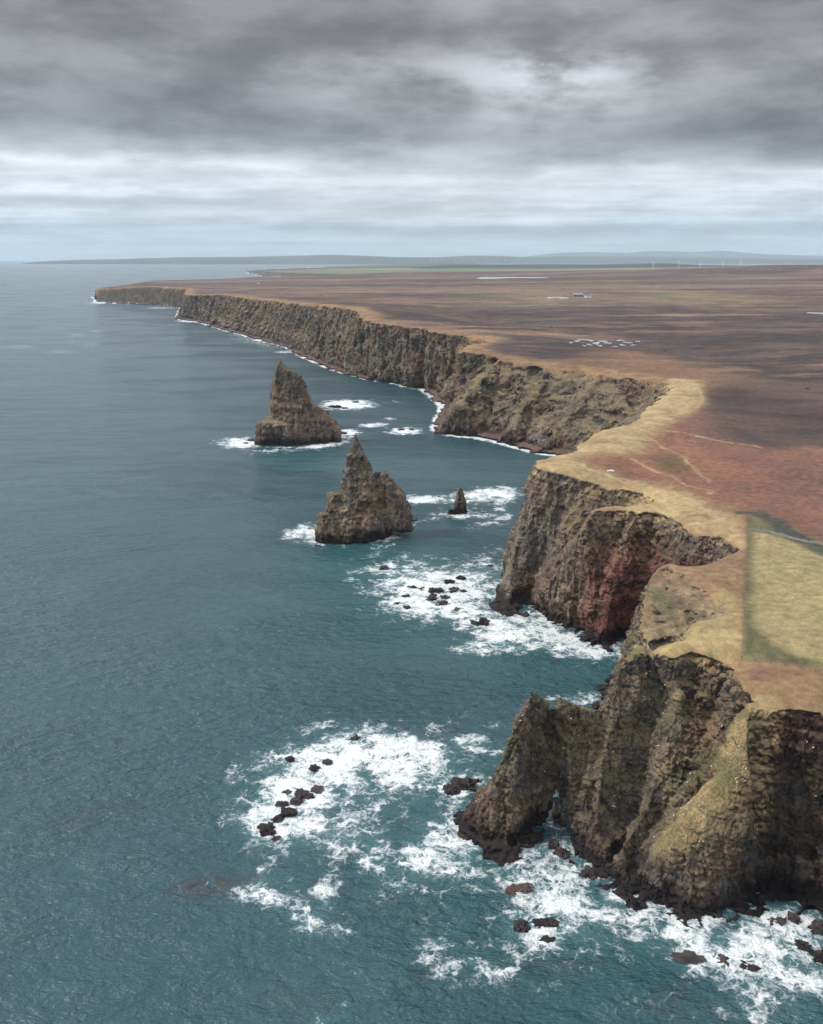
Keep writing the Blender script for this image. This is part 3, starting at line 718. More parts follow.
# ------------------------------------------------------------------ sea
rs = []
a = math.radians(68)
while True:
    r = CH / math.tan(a); rs.append(r)
    a -= math.radians(.0585 * (1.1 if r < 900 else 1.0))
    if a < math.radians(.35): break
rs += list(np.geomspace(rs[-1] * 1.05, 62000, 24)); rs = np.array(rs)
X, Y, F = polar(-50, 56, 1250, rs)
X = X.ravel(); Y = Y.ravel()
h, e, inT, dB = (None,) * 4
R = np.sqrt(X * X + Y * Y)
inB = inside(X, Y, B); dB = seg_dist(X, Y, B)
sw = X + 7 * fbm2(X, Y, 14, 4, 201, .6); sv = Y + 7 * fbm2(X, Y, 14, 4, 202, .6)
def ell(px, py, rx, ry, st, rot=0.0):
    pts = []
    for j in range(18):
        t = 2 * math.pi * j / 18; u, v = rx * math.cos(t), ry * math.sin(t)
        c, s = math.cos(rot), math.sin(rot); pts.append(P(px + u * c - v * s, py + u * s + v * c)[:2])
    return pts, st
def poly(st, *p): return [P(*q)[:2] for q in p], st
FOAM = [
    poly(.80, (235, 815), (252, 792), (268, 765), (290, 742), (330, 732), (370, 733), (415, 743), (405, 765), (372, 783), (345, 800), (335, 820), (318, 842), (290, 848), (262, 838)),
    ell(300, 765, 35, 20, .25), ell(385, 752, 42, 16, .3), ell(275, 820, 26, 14, .3), ell(340, 838, 28, 14, .42, .4), ell(410, 765, 30, 22, .5),
    poly(.50, (395, 760), (430, 745), (480, 738), (495, 760), (478, 800), (470, 850), (520, 850), (545, 835), (560, 790), (575, 850), (600, 868), (650, 905), (690, 925), (740, 905), (780, 895), (823, 920), (900, 960), (920, 1030), (823, 1015), (760, 990), (700, 958), (640, 945), (560, 948), (520, 930), (500, 890), (440, 880), (400, 855), (430, 835), (455, 810), (440, 790), (410, 785)),
    ell(432, 862, 40, 22, .45), ell(560, 885, 48, 26, .4, .5), ell(600, 915, 40, 18, .3, .3), ell(450, 835, 25, 20, .35), ell(470, 745, 30, 10, .35), ell(548, 805, 8, 12, .6),
    ell(700, 935, 60, 18, .3), ell(760, 955, 50, 22, .3), ell(680, 915, 30, 10, .4), ell(520, 930, 30, 16, .2),
    ell(395, 880, 14, 16, .30, 1.2), ell(375, 855, 10, 18, .35, .3), ell(360, 865, 6, 12, .4, .3),
    ell(272, 905, 48, 20, .52, .3), ell(318, 925, 28, 10, .5, .3), ell(335, 900, 16, 8, .5, .4), ell(330, 885, 7, 10, .35), ell(240, 895, 20, 8, .4),
    ell(478, 970, 36, 10, .50), ell(430, 950, 14, 9, .42), ell(446, 945, 6, 8, .5), ell(325, 1012, 18, 9, .6), ell(440, 975, 12, 6, .5), ell(345, 938, 15, 4, .35),
    ell(790, 1000, 40, 30, .4), ell(720, 1015, 20, 8, .35), ell(50, 960, 30, 6, .2),
    poly(.78, (368, 568), (385, 558), (420, 560), (450, 568), (480, 560), (494, 552), (498, 600), (520, 618), (520, 640), (495, 636), (472, 628), (440, 622), (412, 618), (392, 610), (375, 592)),
    ell(440, 592, 45, 20, .4), ell(485, 648, 32, 6, .62), ell(545, 628, 38, 14, .6, .2), ell(590, 648, 34, 10, .7), ell(560, 640, 30, 12, .45), ell(600, 660, 30, 10, .35), ell(495, 632, 22, 12, .5),
    ell(583, 700, 26, 8, .65), ell(625, 655, 12, 14, .35),
    ell(322, 534, 32, 8, .85), ell(300, 530, 14, 6, .4), ell(370, 537, 30, 4, .6), ell(395, 527, 20, 4, .7), ell(340, 542, 26, 5, .4), ell(392, 538, 8, 5, .4),
    ell(415, 500, 26, 4, .7), ell(480, 497, 40, 6, .8, -.12), ell(462, 514, 26, 4, .85), ell(490, 522, 20, 5, .6, -.3), ell(505, 505, 10, 14, .5), ell(420, 500, 10, 3, .4), ell(490, 490, 22, 3, .5, -.2),
    ell(240, 443, 20, 5, 1.0), ell(300, 447, 45, 2.2, .75, -.12), ell(335, 440, 22, 2.5, .8, -.35), ell(346, 431, 10, 2.5, .7),
    ell(348, 404.5, 24, 4.5, 1.1), ell(372, 425, 16, 1.8, .9), ell(404, 431, 15, 3.2, 1.1), ell(388, 419, 8, 1.5, .5), ell(430, 520, 10, 3, .4),
    ell(382, 545, 10, 7, .4), ell(98, 303, 8, 1.2, .8), ell(160, 308, 18, 1, .5), ell(190, 321, 12, 1.3, 1.0), ell(285, 352, 10, 1.2, .7), ell(255, 341, 22, 1.8, .6, .3),
    ell(20, 347, 16, 2.2, .33), ell(60, 352, 12, 2, .3), ell(75, 335, 8, 2, .35), ell(90, 345, 6, 3, .3), ell(95, 331, 6, 1.2, .35), ell(15, 690, 6, 2.5, .38), ell(395, 402, 10, 2, .3), ell(125, 318, 14, 1, .25),
    ell(205, 889, 4, 2.5, .5), ell(175, 765, 10, 2, .2),
]
foam = np.zeros(len(X), f32)
for pts, st in FOAM:
    pts = np.array(pts); ar = (pts.max(0) - pts.min(0)); soft = .42 * min(ar) + 1.5
    soft = max(soft, .0032 * np.hypot(*pts.mean(0)))
    foam = foam + st * pmask(sw, sv, pts, soft)
shore = np.exp(-np.clip(dB, 0, 400) / 4.5) * .55 * (Y < 600) + (Y >= 600) * 1.5 * (1 - sstep(2.5, 6.5 + 2 * fbm2(X, Y, 60, 2, 77) * 3 + R / 900, dB))
shore *= np.clip(.55 + .9 * fbm2(X, Y, 40, 4, 78, .65), 0, 1)
shore *= np.where(inB & (dB > 12), 0, 1)
foam = np.maximum(foam, shore * sstep(-.5, .1, fbm2(X, Y, 35, 2, 205) + .25)) + .15 * np.minimum(shore, .5)
for (x, y, r) in rock_xy:
    d = np.hypot(X - x, Y - y); foam = foam + .35 * np.exp(-np.maximum(d - r, 0) / (2.0 + .3 * r)) * (d < 40)
shal = np.exp(-dB / 28) * (Y < 600) * .6
KELP = [ell(215, 888, 34, 8, .9, -.15), ell(325, 825, 20, 12, .8), ell(690, 955, 26, 10, .7), ell(725, 963, 20, 8, .7), ell(800, 990, 34, 18, .7), ell(560, 965, 60, 14, .35), ell(520, 888, 16, 9, .7), ell(545, 925, 18, 9, .6),
        ell(300, 995, 22, 8, .3), ell(432, 972, 10, 8, .55), ell(640, 925, 30, 10, .5), ell(90, 815, 50, 9, .35, -.3), ell(700, 1010, 60, 16, .35), ell(440, 735, 30, 8, .3)]
kelp = np.zeros(len(X), f32)
for pts, st in KELP: kelp = np.maximum(kelp, st * pmask(sw, sv, pts, 5))
teal = np.zeros(len(X), f32)
for pts, st in [ell(300, 800, 110, 60, .5), ell(470, 820, 90, 90, .6), ell(430, 600, 100, 60, .6), ell(360, 560, 70, 30, .9), ell(330, 460, 90, 14, .5), ell(620, 950, 190, 60, .6), ell(560, 650, 90, 50, .7), ell(450, 510, 60, 20, .3)]:
    teal = np.maximum(teal, st * pmask(sw, sv, pts, 22))
near = 1 - sstep(500, 1800, R)
Z = .35 * fbm2(X + .3 * Y, Y, 22, 2, 210) * near + .16 * fbm2(X, Y, 5, 2, 211) * (1 - sstep(250, 600, R))
keep = ~(inB & (dB > 30 + R * .01))
F = grid_faces(keep, F); used = np.zeros(len(X), bool); used[F.ravel()] = True; idx = np.cumsum(used) - 1
me = mesh_np('sea', np.stack([X, Y, Z], 1)[used], idx[F])
set_attr(me, 'foam', np.clip(np.where(R > 560, foam * 1.25, foam), 0, 1.1 + .5 * (R > 560))[used]); set_attr(me, 'kelp', kelp[used]); set_attr(me, 'teal', np.clip(np.maximum(teal, shal), 0, 1)[used])
m, nt = nodes('sea_water'); L = nt.links.new
out = N_(nt, 'ShaderNodeOutputMaterial'); bs = N_(nt, 'ShaderNodeBsdfPrincipled'); fo = N_(nt, 'ShaderNodeBsdfPrincipled'); ms = N_(nt, 'ShaderNodeMixShader')
L(ms.outputs[0], out.inputs[0]); L(bs.outputs[0], ms.inputs[1]); L(fo.outputs[0], ms.inputs[2])
geo = N_(nt, 'ShaderNodeNewGeometry'); pos = geo.outputs['Position']
def at(n): return N_(nt, 'ShaderNodeAttribute', attribute_name=n).outputs['Fac']
def mapping(rot, sc):
    mp = N_(nt, 'ShaderNodeMapping'); mp.inputs['Rotation'].default_value = (0, 0, rot); mp.inputs['Scale'].default_value = sc; L(pos, mp.inputs[0]); return mp.outputs[0]
col = mixc(nt, maprange(nt, at('teal'), 0, 1), (.034, .083, .102), (.032, .100, .112))
big = noise(nt, mapping(.3, (1, .4, 1)), .012, 3, .55)
col = mixc(nt, maprange(nt, big, .35, .7, 0, .35), col, (.023, .060, .079))
col = mixc(nt, math_(nt, 'MULTIPLY', at('kelp'), maprange(nt, noise(nt, pos, .35, 3), .3, .6)), col, (.050, .040, .033))
col = mixc(nt, maprange(nt, at('foam'), .1, 1.0, 0, .55), col, (.085, .20, .215))
L(col, bs.inputs['Base Color']); bs.inputs['Roughness'].default_value = .16; bs.inputs['IOR'].default_value = 1.33
# waves: swell, chop, ripples
w1 = noise(nt, mapping(.25, (.45, 1, 1)), .085, 3, .5, .2)
w2 = noise(nt, mapping(-.3, (.55, 1, 1)), .32, 4, .6, .25)
w3 = noise(nt, mapping(.2, (.6, 1, 1)), 1.1, 3, .6, .2)
w0 = noise(nt, mapping(.35, (.4, 1, 1)), .028, 2, .5, 0)
patch = maprange(nt, noise(nt, mapping(.2, (.5, 1, 1)), .011, 4, .6, .4), .35, .65, .55, 1.35)
w2 = math_(nt, 'MULTIPLY', w2, patch)
L(maprange(nt, patch, .55, 1.35, .24, .13), bs.inputs['Roughness'])
hsum0 = math_(nt, 'ADD', math_(nt, 'MULTIPLY', w1, 3.0), math_(nt, 'ADD', math_(nt, 'MULTIPLY', w2, 2.7), math_(nt, 'MULTIPLY', w3, .5)))
hsum = math_(nt, 'ADD', hsum0, math_(nt, 'MULTIPLY', w0, 7.0))
bp = N_(nt, 'ShaderNodeBump'); bp.inputs['Strength'].default_value = 1.0; bp.inputs['Distance'].default_value = 1.0; L(hsum, bp.inputs['Height']); L(bp.outputs[0], bs.inputs['Normal'])
# foam lace
wa = N_(nt, 'ShaderNodeTexNoise'); wa.inputs['Scale'].default_value = .3; wa.inputs['Detail'].default_value = 4; L(pos, wa.inputs['Vector'])
sub = N_(nt, 'ShaderNodeVectorMath', operation='SUBTRACT'); L(wa.outputs['Color'], sub.inputs[0]); sub.inputs[1].default_value = (.5, .5, .5)
scl = N_(nt, 'ShaderNodeVectorMath', operation='SCALE'); L(sub.outputs[0], scl.inputs[0]); scl.inputs['Scale'].default_value = 6
add = N_(nt, 'ShaderNodeVectorMath', operation='ADD'); L(scl.outputs[0], add.inputs[0]); L(pos, add.inputs[1])
def ridge(scale, detail):
    r = noise(nt, add.outputs[0], scale, detail, .6)
    return math_(nt, 'SUBTRACT', 1.0, math_(nt, 'MULTIPLY', math_(nt, 'ABSOLUTE', math_(nt, 'SUBTRACT', r, .5)), 9.0), clamp=True)
r1 = ridge(.11, 3); r2 = ridge(.30, 3); r3 = ridge(.75, 2)
def web(scale):
    v_ = N_(nt, 'ShaderNodeTexVoronoi', feature='DISTANCE_TO_EDGE'); v_.inputs['Scale'].default_value = scale; L(add.outputs[0], v_.inputs['Vector'])
    return math_(nt, 'SUBTRACT', 1.0, math_(nt, 'MULTIPLY', v_.outputs['Distance'], 3.2), clamp=True)
wb = math_(nt, 'MAXIMUM', web(.22), math_(nt, 'MULTIPLY', web(.55), .88))
lace = math_(nt, 'MAXIMUM', math_(nt, 'MAXIMUM', r1, math_(nt, 'MULTIPLY', r2, .85)), math_(nt, 'MULTIPLY', r3, .6))
blot = noise(nt, add.outputs[0], .12, 5, .65)
# value compared with density
patt = math_(nt, 'ADD', math_(nt, 'ADD', math_(nt, 'MULTIPLY', lace, .22), math_(nt, 'MULTIPLY', wb, .34)), math_(nt, 'MULTIPLY', maprange(nt, blot, .28, .72), .44))
fd = at('foam')
fac = maprange(nt, math_(nt, 'ADD', patt, math_(nt, 'MULTIPLY', fd, .50)), .82, 1.20)
fac = math_(nt, 'MULTIPLY', fac, maprange(nt, fd, .04, .22))
fine = noise(nt, pos, 1.6, 4, .7)
fac = math_(nt, 'MULTIPLY', fac, maprange(nt, fine, .25, .55, .55, 1.0))
# scattered small whitecaps
wc = noise(nt, mapping(.2, (1, .5, 1)), .05, 6, .7); caps = maprange(nt, wc, .70, .76, 0, .55)
fac = math_(nt, 'MAXIMUM', fac, caps, clamp=True)
L(mixc(nt, maprange(nt, math_(nt, 'ADD', lace, fine), .45, 1.15), (.52, .62, .65), (.80, .83, .84)), fo.inputs['Base Color']); fo.inputs['Roughness'].default_value = .8
bf = N_(nt, 'ShaderNodeBump'); bf.inputs['Distance'].default_value = .5; bf.inputs['Strength'].default_value = .8; L(math_(nt, 'ADD', fine, lace), bf.inputs['Height']); L(bf.outputs[0], fo.inputs['Normal'])
L(fac, ms.inputs[0])
me.materials.append(m)
tag(link('sea', me), kind='structure'); log('sea', len(me.vertices))

# ------------------------------------------------------------------ pools and lochs on the moor
M_pool = flat_material('pool_water', (.30, .33, .35), .12, .6, .05)
def blob_poly(cx, cy, rx, ry, seed, n=28):
    pts = []
    for j in range(n):
        t = 2 * math.pi * j / n; r = 1 + .35 * math.sin(2 * t + seed) + .2 * math.sin(3 * t + seed * 2.1) + .1 * math.sin(5 * t + seed * .7)
        pts.append((cx + rx * r * math.cos(t), cy + ry * r * math.sin(t)))
    return pts
def ground_z(x, y):
    h_ = hfun(np.array([[x]], f32), np.array([[y]], f32), .6)[0]; return float(h_[0, 0])
def pool(name, px, py, wpx, hpx, seed, dz):
    cx, cy, cz = G(px, py); x1 = G(px + wpx, py)[0]; y1 = G(px, py - hpx)[1]
    pts = blob_poly(0, 0, (x1 - cx) / 1.0, abs(y1 - cy), seed)
    hs = [ground_z(cx + a, cy + b) for a, b in pts[::4]] + [ground_z(cx, cy)]
    z = max(hs) + dz
    V = [(a, b, 0) for a, b in pts] + [(a * 1.05, b * 1.05, -3) for a, b in pts]; n = len(pts)
    me = bpy.data.meshes.new(name); me.from_pydata(V, [], [tuple(range(n))] + [(j, j + n, (j + 1) % n + n, (j + 1) % n) for j in range(n)]); me.materials.append(M_pool)
    o = link(name, me); o.location = (cx, cy, z); tag(o, kind='structure')
for i, (px, py, w, hh) in enumerate([(577, 341, 2.5, .5), (583, 339.5, 3, .5), (590, 341, 3, .6), (596, 343, 4, .7), (603, 341.5, 3.5, .6), (608, 343, 3, .6), (600, 345.5, 2.6, .5), (620, 341, 3, .5), (628, 343, 3.5, .5),
                                   (622, 345, 3, .6), (633, 345, 2.5, .5), (615, 346.5, 2, .4), (589, 344.5, 2.5, .5), (571, 343.5, 2, .4), (638, 342, 1.8, .4), (584, 346, 1.6, .4)]):
    pool('moor_pool', px, py, w, hh, i * 1.9, .25)
pool('loch', 508, 277.8, 27, .55, 1.0, .4); pool('loch', 558, 298, 8, .5, 2.0, .4); pool('loch', 822, 314, 8, .7, 3.0, .4); pool('loch', 600, 346, 1, .3, 3.0, .2)

# ------------------------------------------------------------------ distant hills and islands
M_hill = ground_material('distant_land', .002, 10)
def range_(name, pts, y, depth, seed, col, base=-5):
    xs = [p[0] for p in pts]; n = 220; m = 16
    pxs = np.linspace(xs[0], xs[-1], n); rows = np.interp(pxs, xs, [p[1] for p in pts])
    V = np.zeros((m, n, 3), f32)
    for j in range(m):
        t = j / (m - 1); yy = y + depth * t; prof = math.sin(math.pi * min(1, .02 + t * 1.0)) ** .7 if 0 < j < m - 1 else 0
        for i in range(n):
            X_, _, Z_ = Q(pxs[i], rows[i], y + depth * .5)
            V[j, i] = (X_ * (1 + .0 * t), yy, base + (Z_ - base) * prof)
    V[:, :, 2] += np.where(V[:, :, 2] > 0, 1, 0) * (fbm2(V[:, :, 0], V[:, :, 1], depth * .35, 4, seed) * .10 * np.maximum(V[:, :, 2], 0))
    i = np.arange(m - 1)[:, None] * n + np.arange(n - 1)[None]; F_ = np.stack([i, i + 1, i + 1 + n, i + n], -1).reshape(-1, 4)
    me = mesh_np(name, V.reshape(-1, 3), F_); Vf = V.reshape(-1, 3)
    c = A3(*col) * (1 + .35 * fbm2(Vf[:, 0], Vf[:, 1], depth * .2, 3, seed + 4))[:, None]
    set_attr(me, 'tint', c); me.materials.append(M_hill); return tag(link(name, me), kind='structure')
range_('far_island', [(55, 261.3), (70, 260.2), (120, 259.2), (180, 257.6), (240, 257), (290, 255.5), (320, 255), (360, 256), (400, 257), (450, 257.5), (470, 260)], 24000, 5000, 1, (.05, .06, .05))
range_('far_hills', [(395, 262), (430, 257.5), (470, 256), (500, 256), (540, 257.5), (560, 256), (620, 256.5), (700, 258), (823, 259), (950, 259)], 26000, 6000, 2, (.06, .065, .06))
range_('far_hills', [(380, 262), (520, 257), (555, 253), (590, 251.5), (625, 253), (660, 250.5), (690, 252), (720, 251), (760, 254), (823, 256), (960, 256)], 42000, 6000, 3, (.06, .065, .07))
range_('forest_ridge', [(400, 268.5), (440, 265.5), (480, 264.6), (540, 264.3), (600, 264.5), (660, 263.5), (700, 265), (823, 266), (960, 266)], 11500, 3500, 4, (.025, .03, .028))
range_('low_farmland', [(330, 266.5), (370, 265), (420, 264), (450, 263.5), (500, 264.5), (560, 266)], 15200, 2500, 5, (.07, .08, .05))

# ------------------------------------------------------------------ small built things
def mesh_py(name, V, F, mat, parent=None):
    me = bpy.data.meshes.new(name); me.from_pydata(V, [], F); me.materials.append(mat); me.update()
    o = link(name, me)
    if parent: o.parent = parent
    return o
def box_vf(x0, x1, y0, y1, z0, z1):
    V = [(x0, y0, z0), (x1, y0, z0), (x1, y1, z0), (x0, y1, z0), (x0, y0, z1), (x1, y0, z1), (x1, y1, z1), (x0, y1, z1)]
    return V, [(3, 2, 1, 0), (4, 5, 6, 7), (0, 1, 5, 4), (1, 2, 6, 5), (2, 3, 7, 6), (3, 0, 4, 7)]
def empty(name, loc):
    o = bpy.data.objects.new(name, None); bpy.context.scene.collection.objects.link(o); o.location = loc; return o
def join(parts):
    V = []; F = []
    for v, f in parts:
        k = len(V); V += v; F += [tuple(i + k for i in q) for q in f]
    return V, F
M_white = flat_material('white_paint', (.8, .8, .78)); M_roof = flat_material('slate', (.16, .17, .19)); M_broof = flat_material('blue_roof', (.22, .27, .34)); M_wood = flat_material('weathered_wood', (.17, .15, .12))
M_stone = flat_material('drystone', (.22, .21, .20), .9, .2, .35); M_win = flat_material('window_glass', (.03, .035, .04), .1, .6); M_wire = flat_material('fence_wire', (.25, .25, .25), .5, .5)
M_turb = flat_material('turbine_white', (.75, .77, .78), .4)
def cottage(px, py, w, d, hh, wall, roof, label, cat, name):
    x, y, z = G(px, py); z = ground_z(x, y) - .2
    t = empty(name, (x, y, z)); tag(t, label, cat)
    mesh_py('wall', *box_vf(-w / 2, w / 2, -d / 2, d / 2, 0, hh), wall, t)
    o = .3; rh = d * .42
    V = [(-w / 2 - o, -d / 2 - o, hh), (w / 2 + o, -d / 2 - o, hh), (w / 2 + o, d / 2 + o, hh), (-w / 2 - o, d / 2 + o, hh), (-w / 2 - o, 0, hh + rh), (w / 2 + o, 0, hh + rh)]
    r = mesh_py('roof', V, [(0, 1, 5, 4), (2, 3, 4, 5), (1, 2, 5), (3, 0, 4), (3, 2, 1, 0)], roof, t)
    mesh_py('chimney', *box_vf(w / 2 - 1.2, w / 2 - .2, -.5, .5, hh + rh * .5, hh + rh + 1), wall, r)
    for u in (-.3, .3): mesh_py('window', *box_vf(w * u - .6, w * u + .6, -d / 2 - .05, -d / 2 + .02, hh * .35, hh * .75), M_win, t)
    mesh_py('door', *box_vf(-.5, .5, -d / 2 - .05, -d / 2 + .02, 0.1, hh * .75), M_wood, t)
cottage(258.5, 283.8, 11, 6, 4, M_white, M_roof, 'lone white cottage on the distant moor above the left end of the cliffs', 'cottage', 'cottage')
cottage(578, 296.5, 20, 9, 4, M_stone, M_broof, 'pale farm shed with a blue grey roof on the middle moor', 'farm shed', 'farm_shed')
cottage(588, 298, 12, 7, 4, M_white, M_roof, 'small farmhouse with a dark roof right of the blue roofed shed', 'farmhouse', 'farmhouse')

# wind turbines: tower, nacelle, three blades
def turbine(px, py, y, hub, rot, label):
    x, _, z = Q(px, py, y); t = empty('wind_turbine', (x, y, z - hub)); tag(t, label, 'wind turbine', 'wind turbines along the horizon')
    n = 8; V = []; 
    for zz, r in ((-30, hub * .022), (hub, hub * .013)):
        V += [(r * math.cos(2 * math.pi * j / n), r * math.sin(2 * math.pi * j / n), zz) for j in range(n)]
    mesh_py('tower', V, [(j, (j + 1) % n, (j + 1) % n + n, j + n) for j in range(n)] + [tuple(range(n, 2 * n))], M_turb, t)
    s = hub * .03
    mesh_py('nacelle', *box_vf(-s, s, -2.5 * s, 1.5 * s, hub - s, hub + s), M_turb, t)
    for k in range(3):
        a = rot + k * 2 * math.pi / 3; ca, sa = math.cos(a), math.sin(a); Lb = hub * .55
        pr = [(0, -.02), (.15, -.035), (1, -.006), (1, .006), (.15, .015), (0, .02)]
        V = []
        for dy in (-.012 * hub - 2.7 * s, .012 * hub - 2.7 * s):
            for u, v in pr: V.append(((u * ca - v * sa) * Lb, dy, hub + (u * sa + v * ca) * Lb))
        m_ = len(pr); F_ = [tuple(range(m_)), tuple(range(2 * m_ - 1, m_ - 1, -1))] + [(i, i + m_, (i + 1) % m_ + m_, (i + 1) % m_) for i in range(m_)]
        mesh_py('blade', V, F_, M_turb, t)
TL = 'tiny white wind turbine in the faint far row on the blue horizon'
for i, (px, py) in enumerate([(431, 254.5), (437, 254), (442, 254.5), (449, 254), (455, 254.6), (462, 254), (474, 254.3), (486, 254.6), (498, 254.2), (505, 254.6), (520, 254.8)]):
    turbine(px, py, 13500, 66, i * .7, TL)
for i, (px, py, lb) in enumerate([(653.5, 263, 'wind turbine standing leftmost of the clearer white ones on the right horizon'), (679, 261.5, 'brightest white wind turbine on the right horizon'), (701, 263.5, 'small wind turbine between the two bright ones on the right horizon'),
                                  (723, 262, 'bright white wind turbine just left of the dark moor hill'), (741, 261.5, 'white wind turbine over the left shoulder of the dark moor hill')]):
    turbine(px, py, 7600, 62, i * .9 + .2, lb)

# stone wall beside the burn
def ribbon_wall(name, pl, w, hgt, mat, n_per=1.2, seed=0):
    pts = []
    for i in range(len(pl) - 1):
        a, b = np.array(pl[i][:2]), np.array(pl[i + 1][:2]); k = max(1, int(np.hypot(*(b - a)) / n_per))
        for j in range(k): pts.append(a + (b - a) * j / k)
    pts.append(np.array(pl[-1][:2])); pts = np.array(pts)
    tg = np.gradient(pts, axis=0); tg /= np.linalg.norm(tg, axis=1)[:, None]; nr = np.stack([-tg[:, 1], tg[:, 0]], 1)
    V = []; F_ = []; rr = random.Random(seed)
    zs = hfun(pts[:, 0].astype(f32)[None], pts[:, 1].astype(f32)[None])[0][0]
    for i, p in enumerate(pts):
        j1 = rr.uniform(-.08, .08); jh = rr.uniform(-.15, .12)
        for sx, zz in ((-1, -.5), (-.8, hgt + jh), (.8, hgt + jh + rr.uniform(-.06, .06)), (1, -.5)):
            q = p + nr[i] * (w / 2 * sx + j1); V.append((q[0], q[1], zs[i] + zz))
        if i:
            b = i * 4
            for k in range(3): F_.append((b - 4 + k, b - 4 + k + 1, b + k + 1, b + k))
    F_ += [(0, 1, 2, 3), (len(V) - 1, len(V) - 2, len(V) - 3, len(V) - 4)]
    return V, F_
wallpl = gp([(748, 530), (770, 533), (790, 538), (805, 542), (823, 546), (860, 557), (900, 568)])
V, F_ = ribbon_wall('stone_wall', wallpl, .6, .8, M_stone)
tag(mesh_py('stone_wall', V, F_, M_stone), 'low pale stone wall running beside the dark burn at the top of the field', 'wall')
# fence round the field
fr = empty('field_fence', (0, 0, 0)); tag(fr, 'post and wire fence along the green cliff side edge of the field', 'fence')
pts = []
for i in range(len(FENC) - 1):
    a, b = np.array(FENC[i]), np.array(FENC[i + 1]); k = max(1, int(np.hypot(*(b - a)) / 3.0)); pts += [a + (b - a) * j / k for j in range(k)]
pts = np.array(pts); zs = hfun(pts[:, 0].astype(f32)[None], pts[:, 1].astype(f32)[None])[0][0]
pv, pf = box_vf(-.07, .07, -.07, .07, -.4, 1.15); pm = None
for i, p in enumerate(pts[:95]):
    if pm is None:
        pm = bpy.data.meshes.new('post'); pm.from_pydata(pv, [], pf); pm.materials.append(M_wood)
    o = link('post', pm); o.location = (p[0], p[1], zs[i]); o.parent = fr
V = []; F_ = []
for i in range(min(94, len(pts) - 1)):
    for hh in (.35, .7, 1.05):
        k = len(V); r = .012
        for q, z_ in ((pts[i], zs[i]), (pts[i + 1], zs[i + 1])):
            V += [(q[0] - r, q[1], z_ + hh), (q[0], q[1], z_ + hh + r), (q[0] + r, q[1], z_ + hh)]
        F_ += [(k, k + 1, k + 4, k + 3), (k + 1, k + 2, k + 5, k + 4), (k + 2, k, k + 3, k + 5)]
mesh_py('wire', V, F_, M_wire, fr)
# pale slab by the cliff path
x, y, z = G(611, 471); V = IV * np.array([1.9, .8, .5], f32); V = V * (1 + .2 * fbm3(V[:, 0], V[:, 1], V[:, 2], .8, 3, 5))[:, None]
me = mesh_np('pale_boulder', V, IF, False); set_attr(me, 'tint', np.tile(A3(.62, .60, .56), (len(V), 1))); me.materials.append(M_rock)
o = link('pale_boulder', me); o.location = (x, y, ground_z(x, y) + .25); tag(o, 'pale white slab lying beside the cliff path on the brown headland', 'boulder')
log('small things')

# ------------------------------------------------------------------ seabirds resting on the ledges
M_bird = flat_material('white_feathers', (.78, .78, .76), .9, .1, .05)
import bmesh
bm = bmesh.new()
def ellips(c, r, rot=0):
    g = bmesh.ops.create_uvsphere(bm, u_segments=8, v_segments=6, radius=1)
    for v in g['verts']:
        p = [v.co[i] * r[i] for i in range(3)]; cr, sr = math.cos(rot), math.sin(rot)
        v.co = (p[0] * cr + p[2] * sr + c[0], p[1] + c[1], -p[0] * sr + p[2] * cr + c[2])
ellips((0, 0, .16), (.27, .12, .12), -.25); ellips((.2, 0, .3), (.085, .07, .075)); ellips((-.28, 0, .11), (.14, .05, .03), .2); ellips((.15, 0, .23), (.1, .06, .1), -.6); ellips((.3, 0, .29), (.05, .018, .02))
bme = bpy.data.meshes.new('seabird'); bm.to_mesh(bme); bm.free(); bme.materials.append(M_bird)
V, N = get_np(NEAR.data)
vis = (N[:, 1] < .25) & (N[:, 2] > .25) & (N[:, 2] < .92) & (V[:, 2] > 7) & (V[:, 1] < 240) & (V[:, 0] < 100)
vis &= fbm3(V[:, 0], V[:, 1], V[:, 2], 6, 2, 400) > .28
zpv = Zp(V[:, 0], V[:, 1]); vis &= V[:, 2] < zpv - 4
cand = np.nonzero(vis)[0]; pick = rng.choice(cand, size=min(110, len(cand)), replace=False)
for i in pick:
    o = link('seabird', bme); o.location = (V[i] + N[i] * .05).tolist(); o.rotation_euler = (0, 0, rng.uniform(0, 6.28)); s = rng.uniform(.55, .85); o.scale = (s, s, s)
    tag(o, 'white seabird resting on a ledge of the nearest headland', 'seabird', 'seabirds on the ledges of the nearest headland')

# ------------------------------------------------------------------ air
v, f = box_vf(-60000, 60000, -2000, 66000, -9, 900)
hz = mesh_py('haze', v, f, bpy.data.materials.new('haze_air')); tag(hz, kind='stuff')
hm = hz.data.materials[0]; hm.use_nodes = True; nt = hm.node_tree; nt.nodes.clear()
o_ = N_(nt, 'ShaderNodeOutputMaterial'); pv_ = N_(nt, 'ShaderNodeVolumePrincipled'); nt.links.new(pv_.outputs[0], o_.inputs['Volume'])
pv_.inputs['Color'].default_value = (.70, .86, 1.0, 1); pv_.inputs['Density'].default_value = 2.3e-5; pv_.inputs['Anisotropy'].default_value = .2

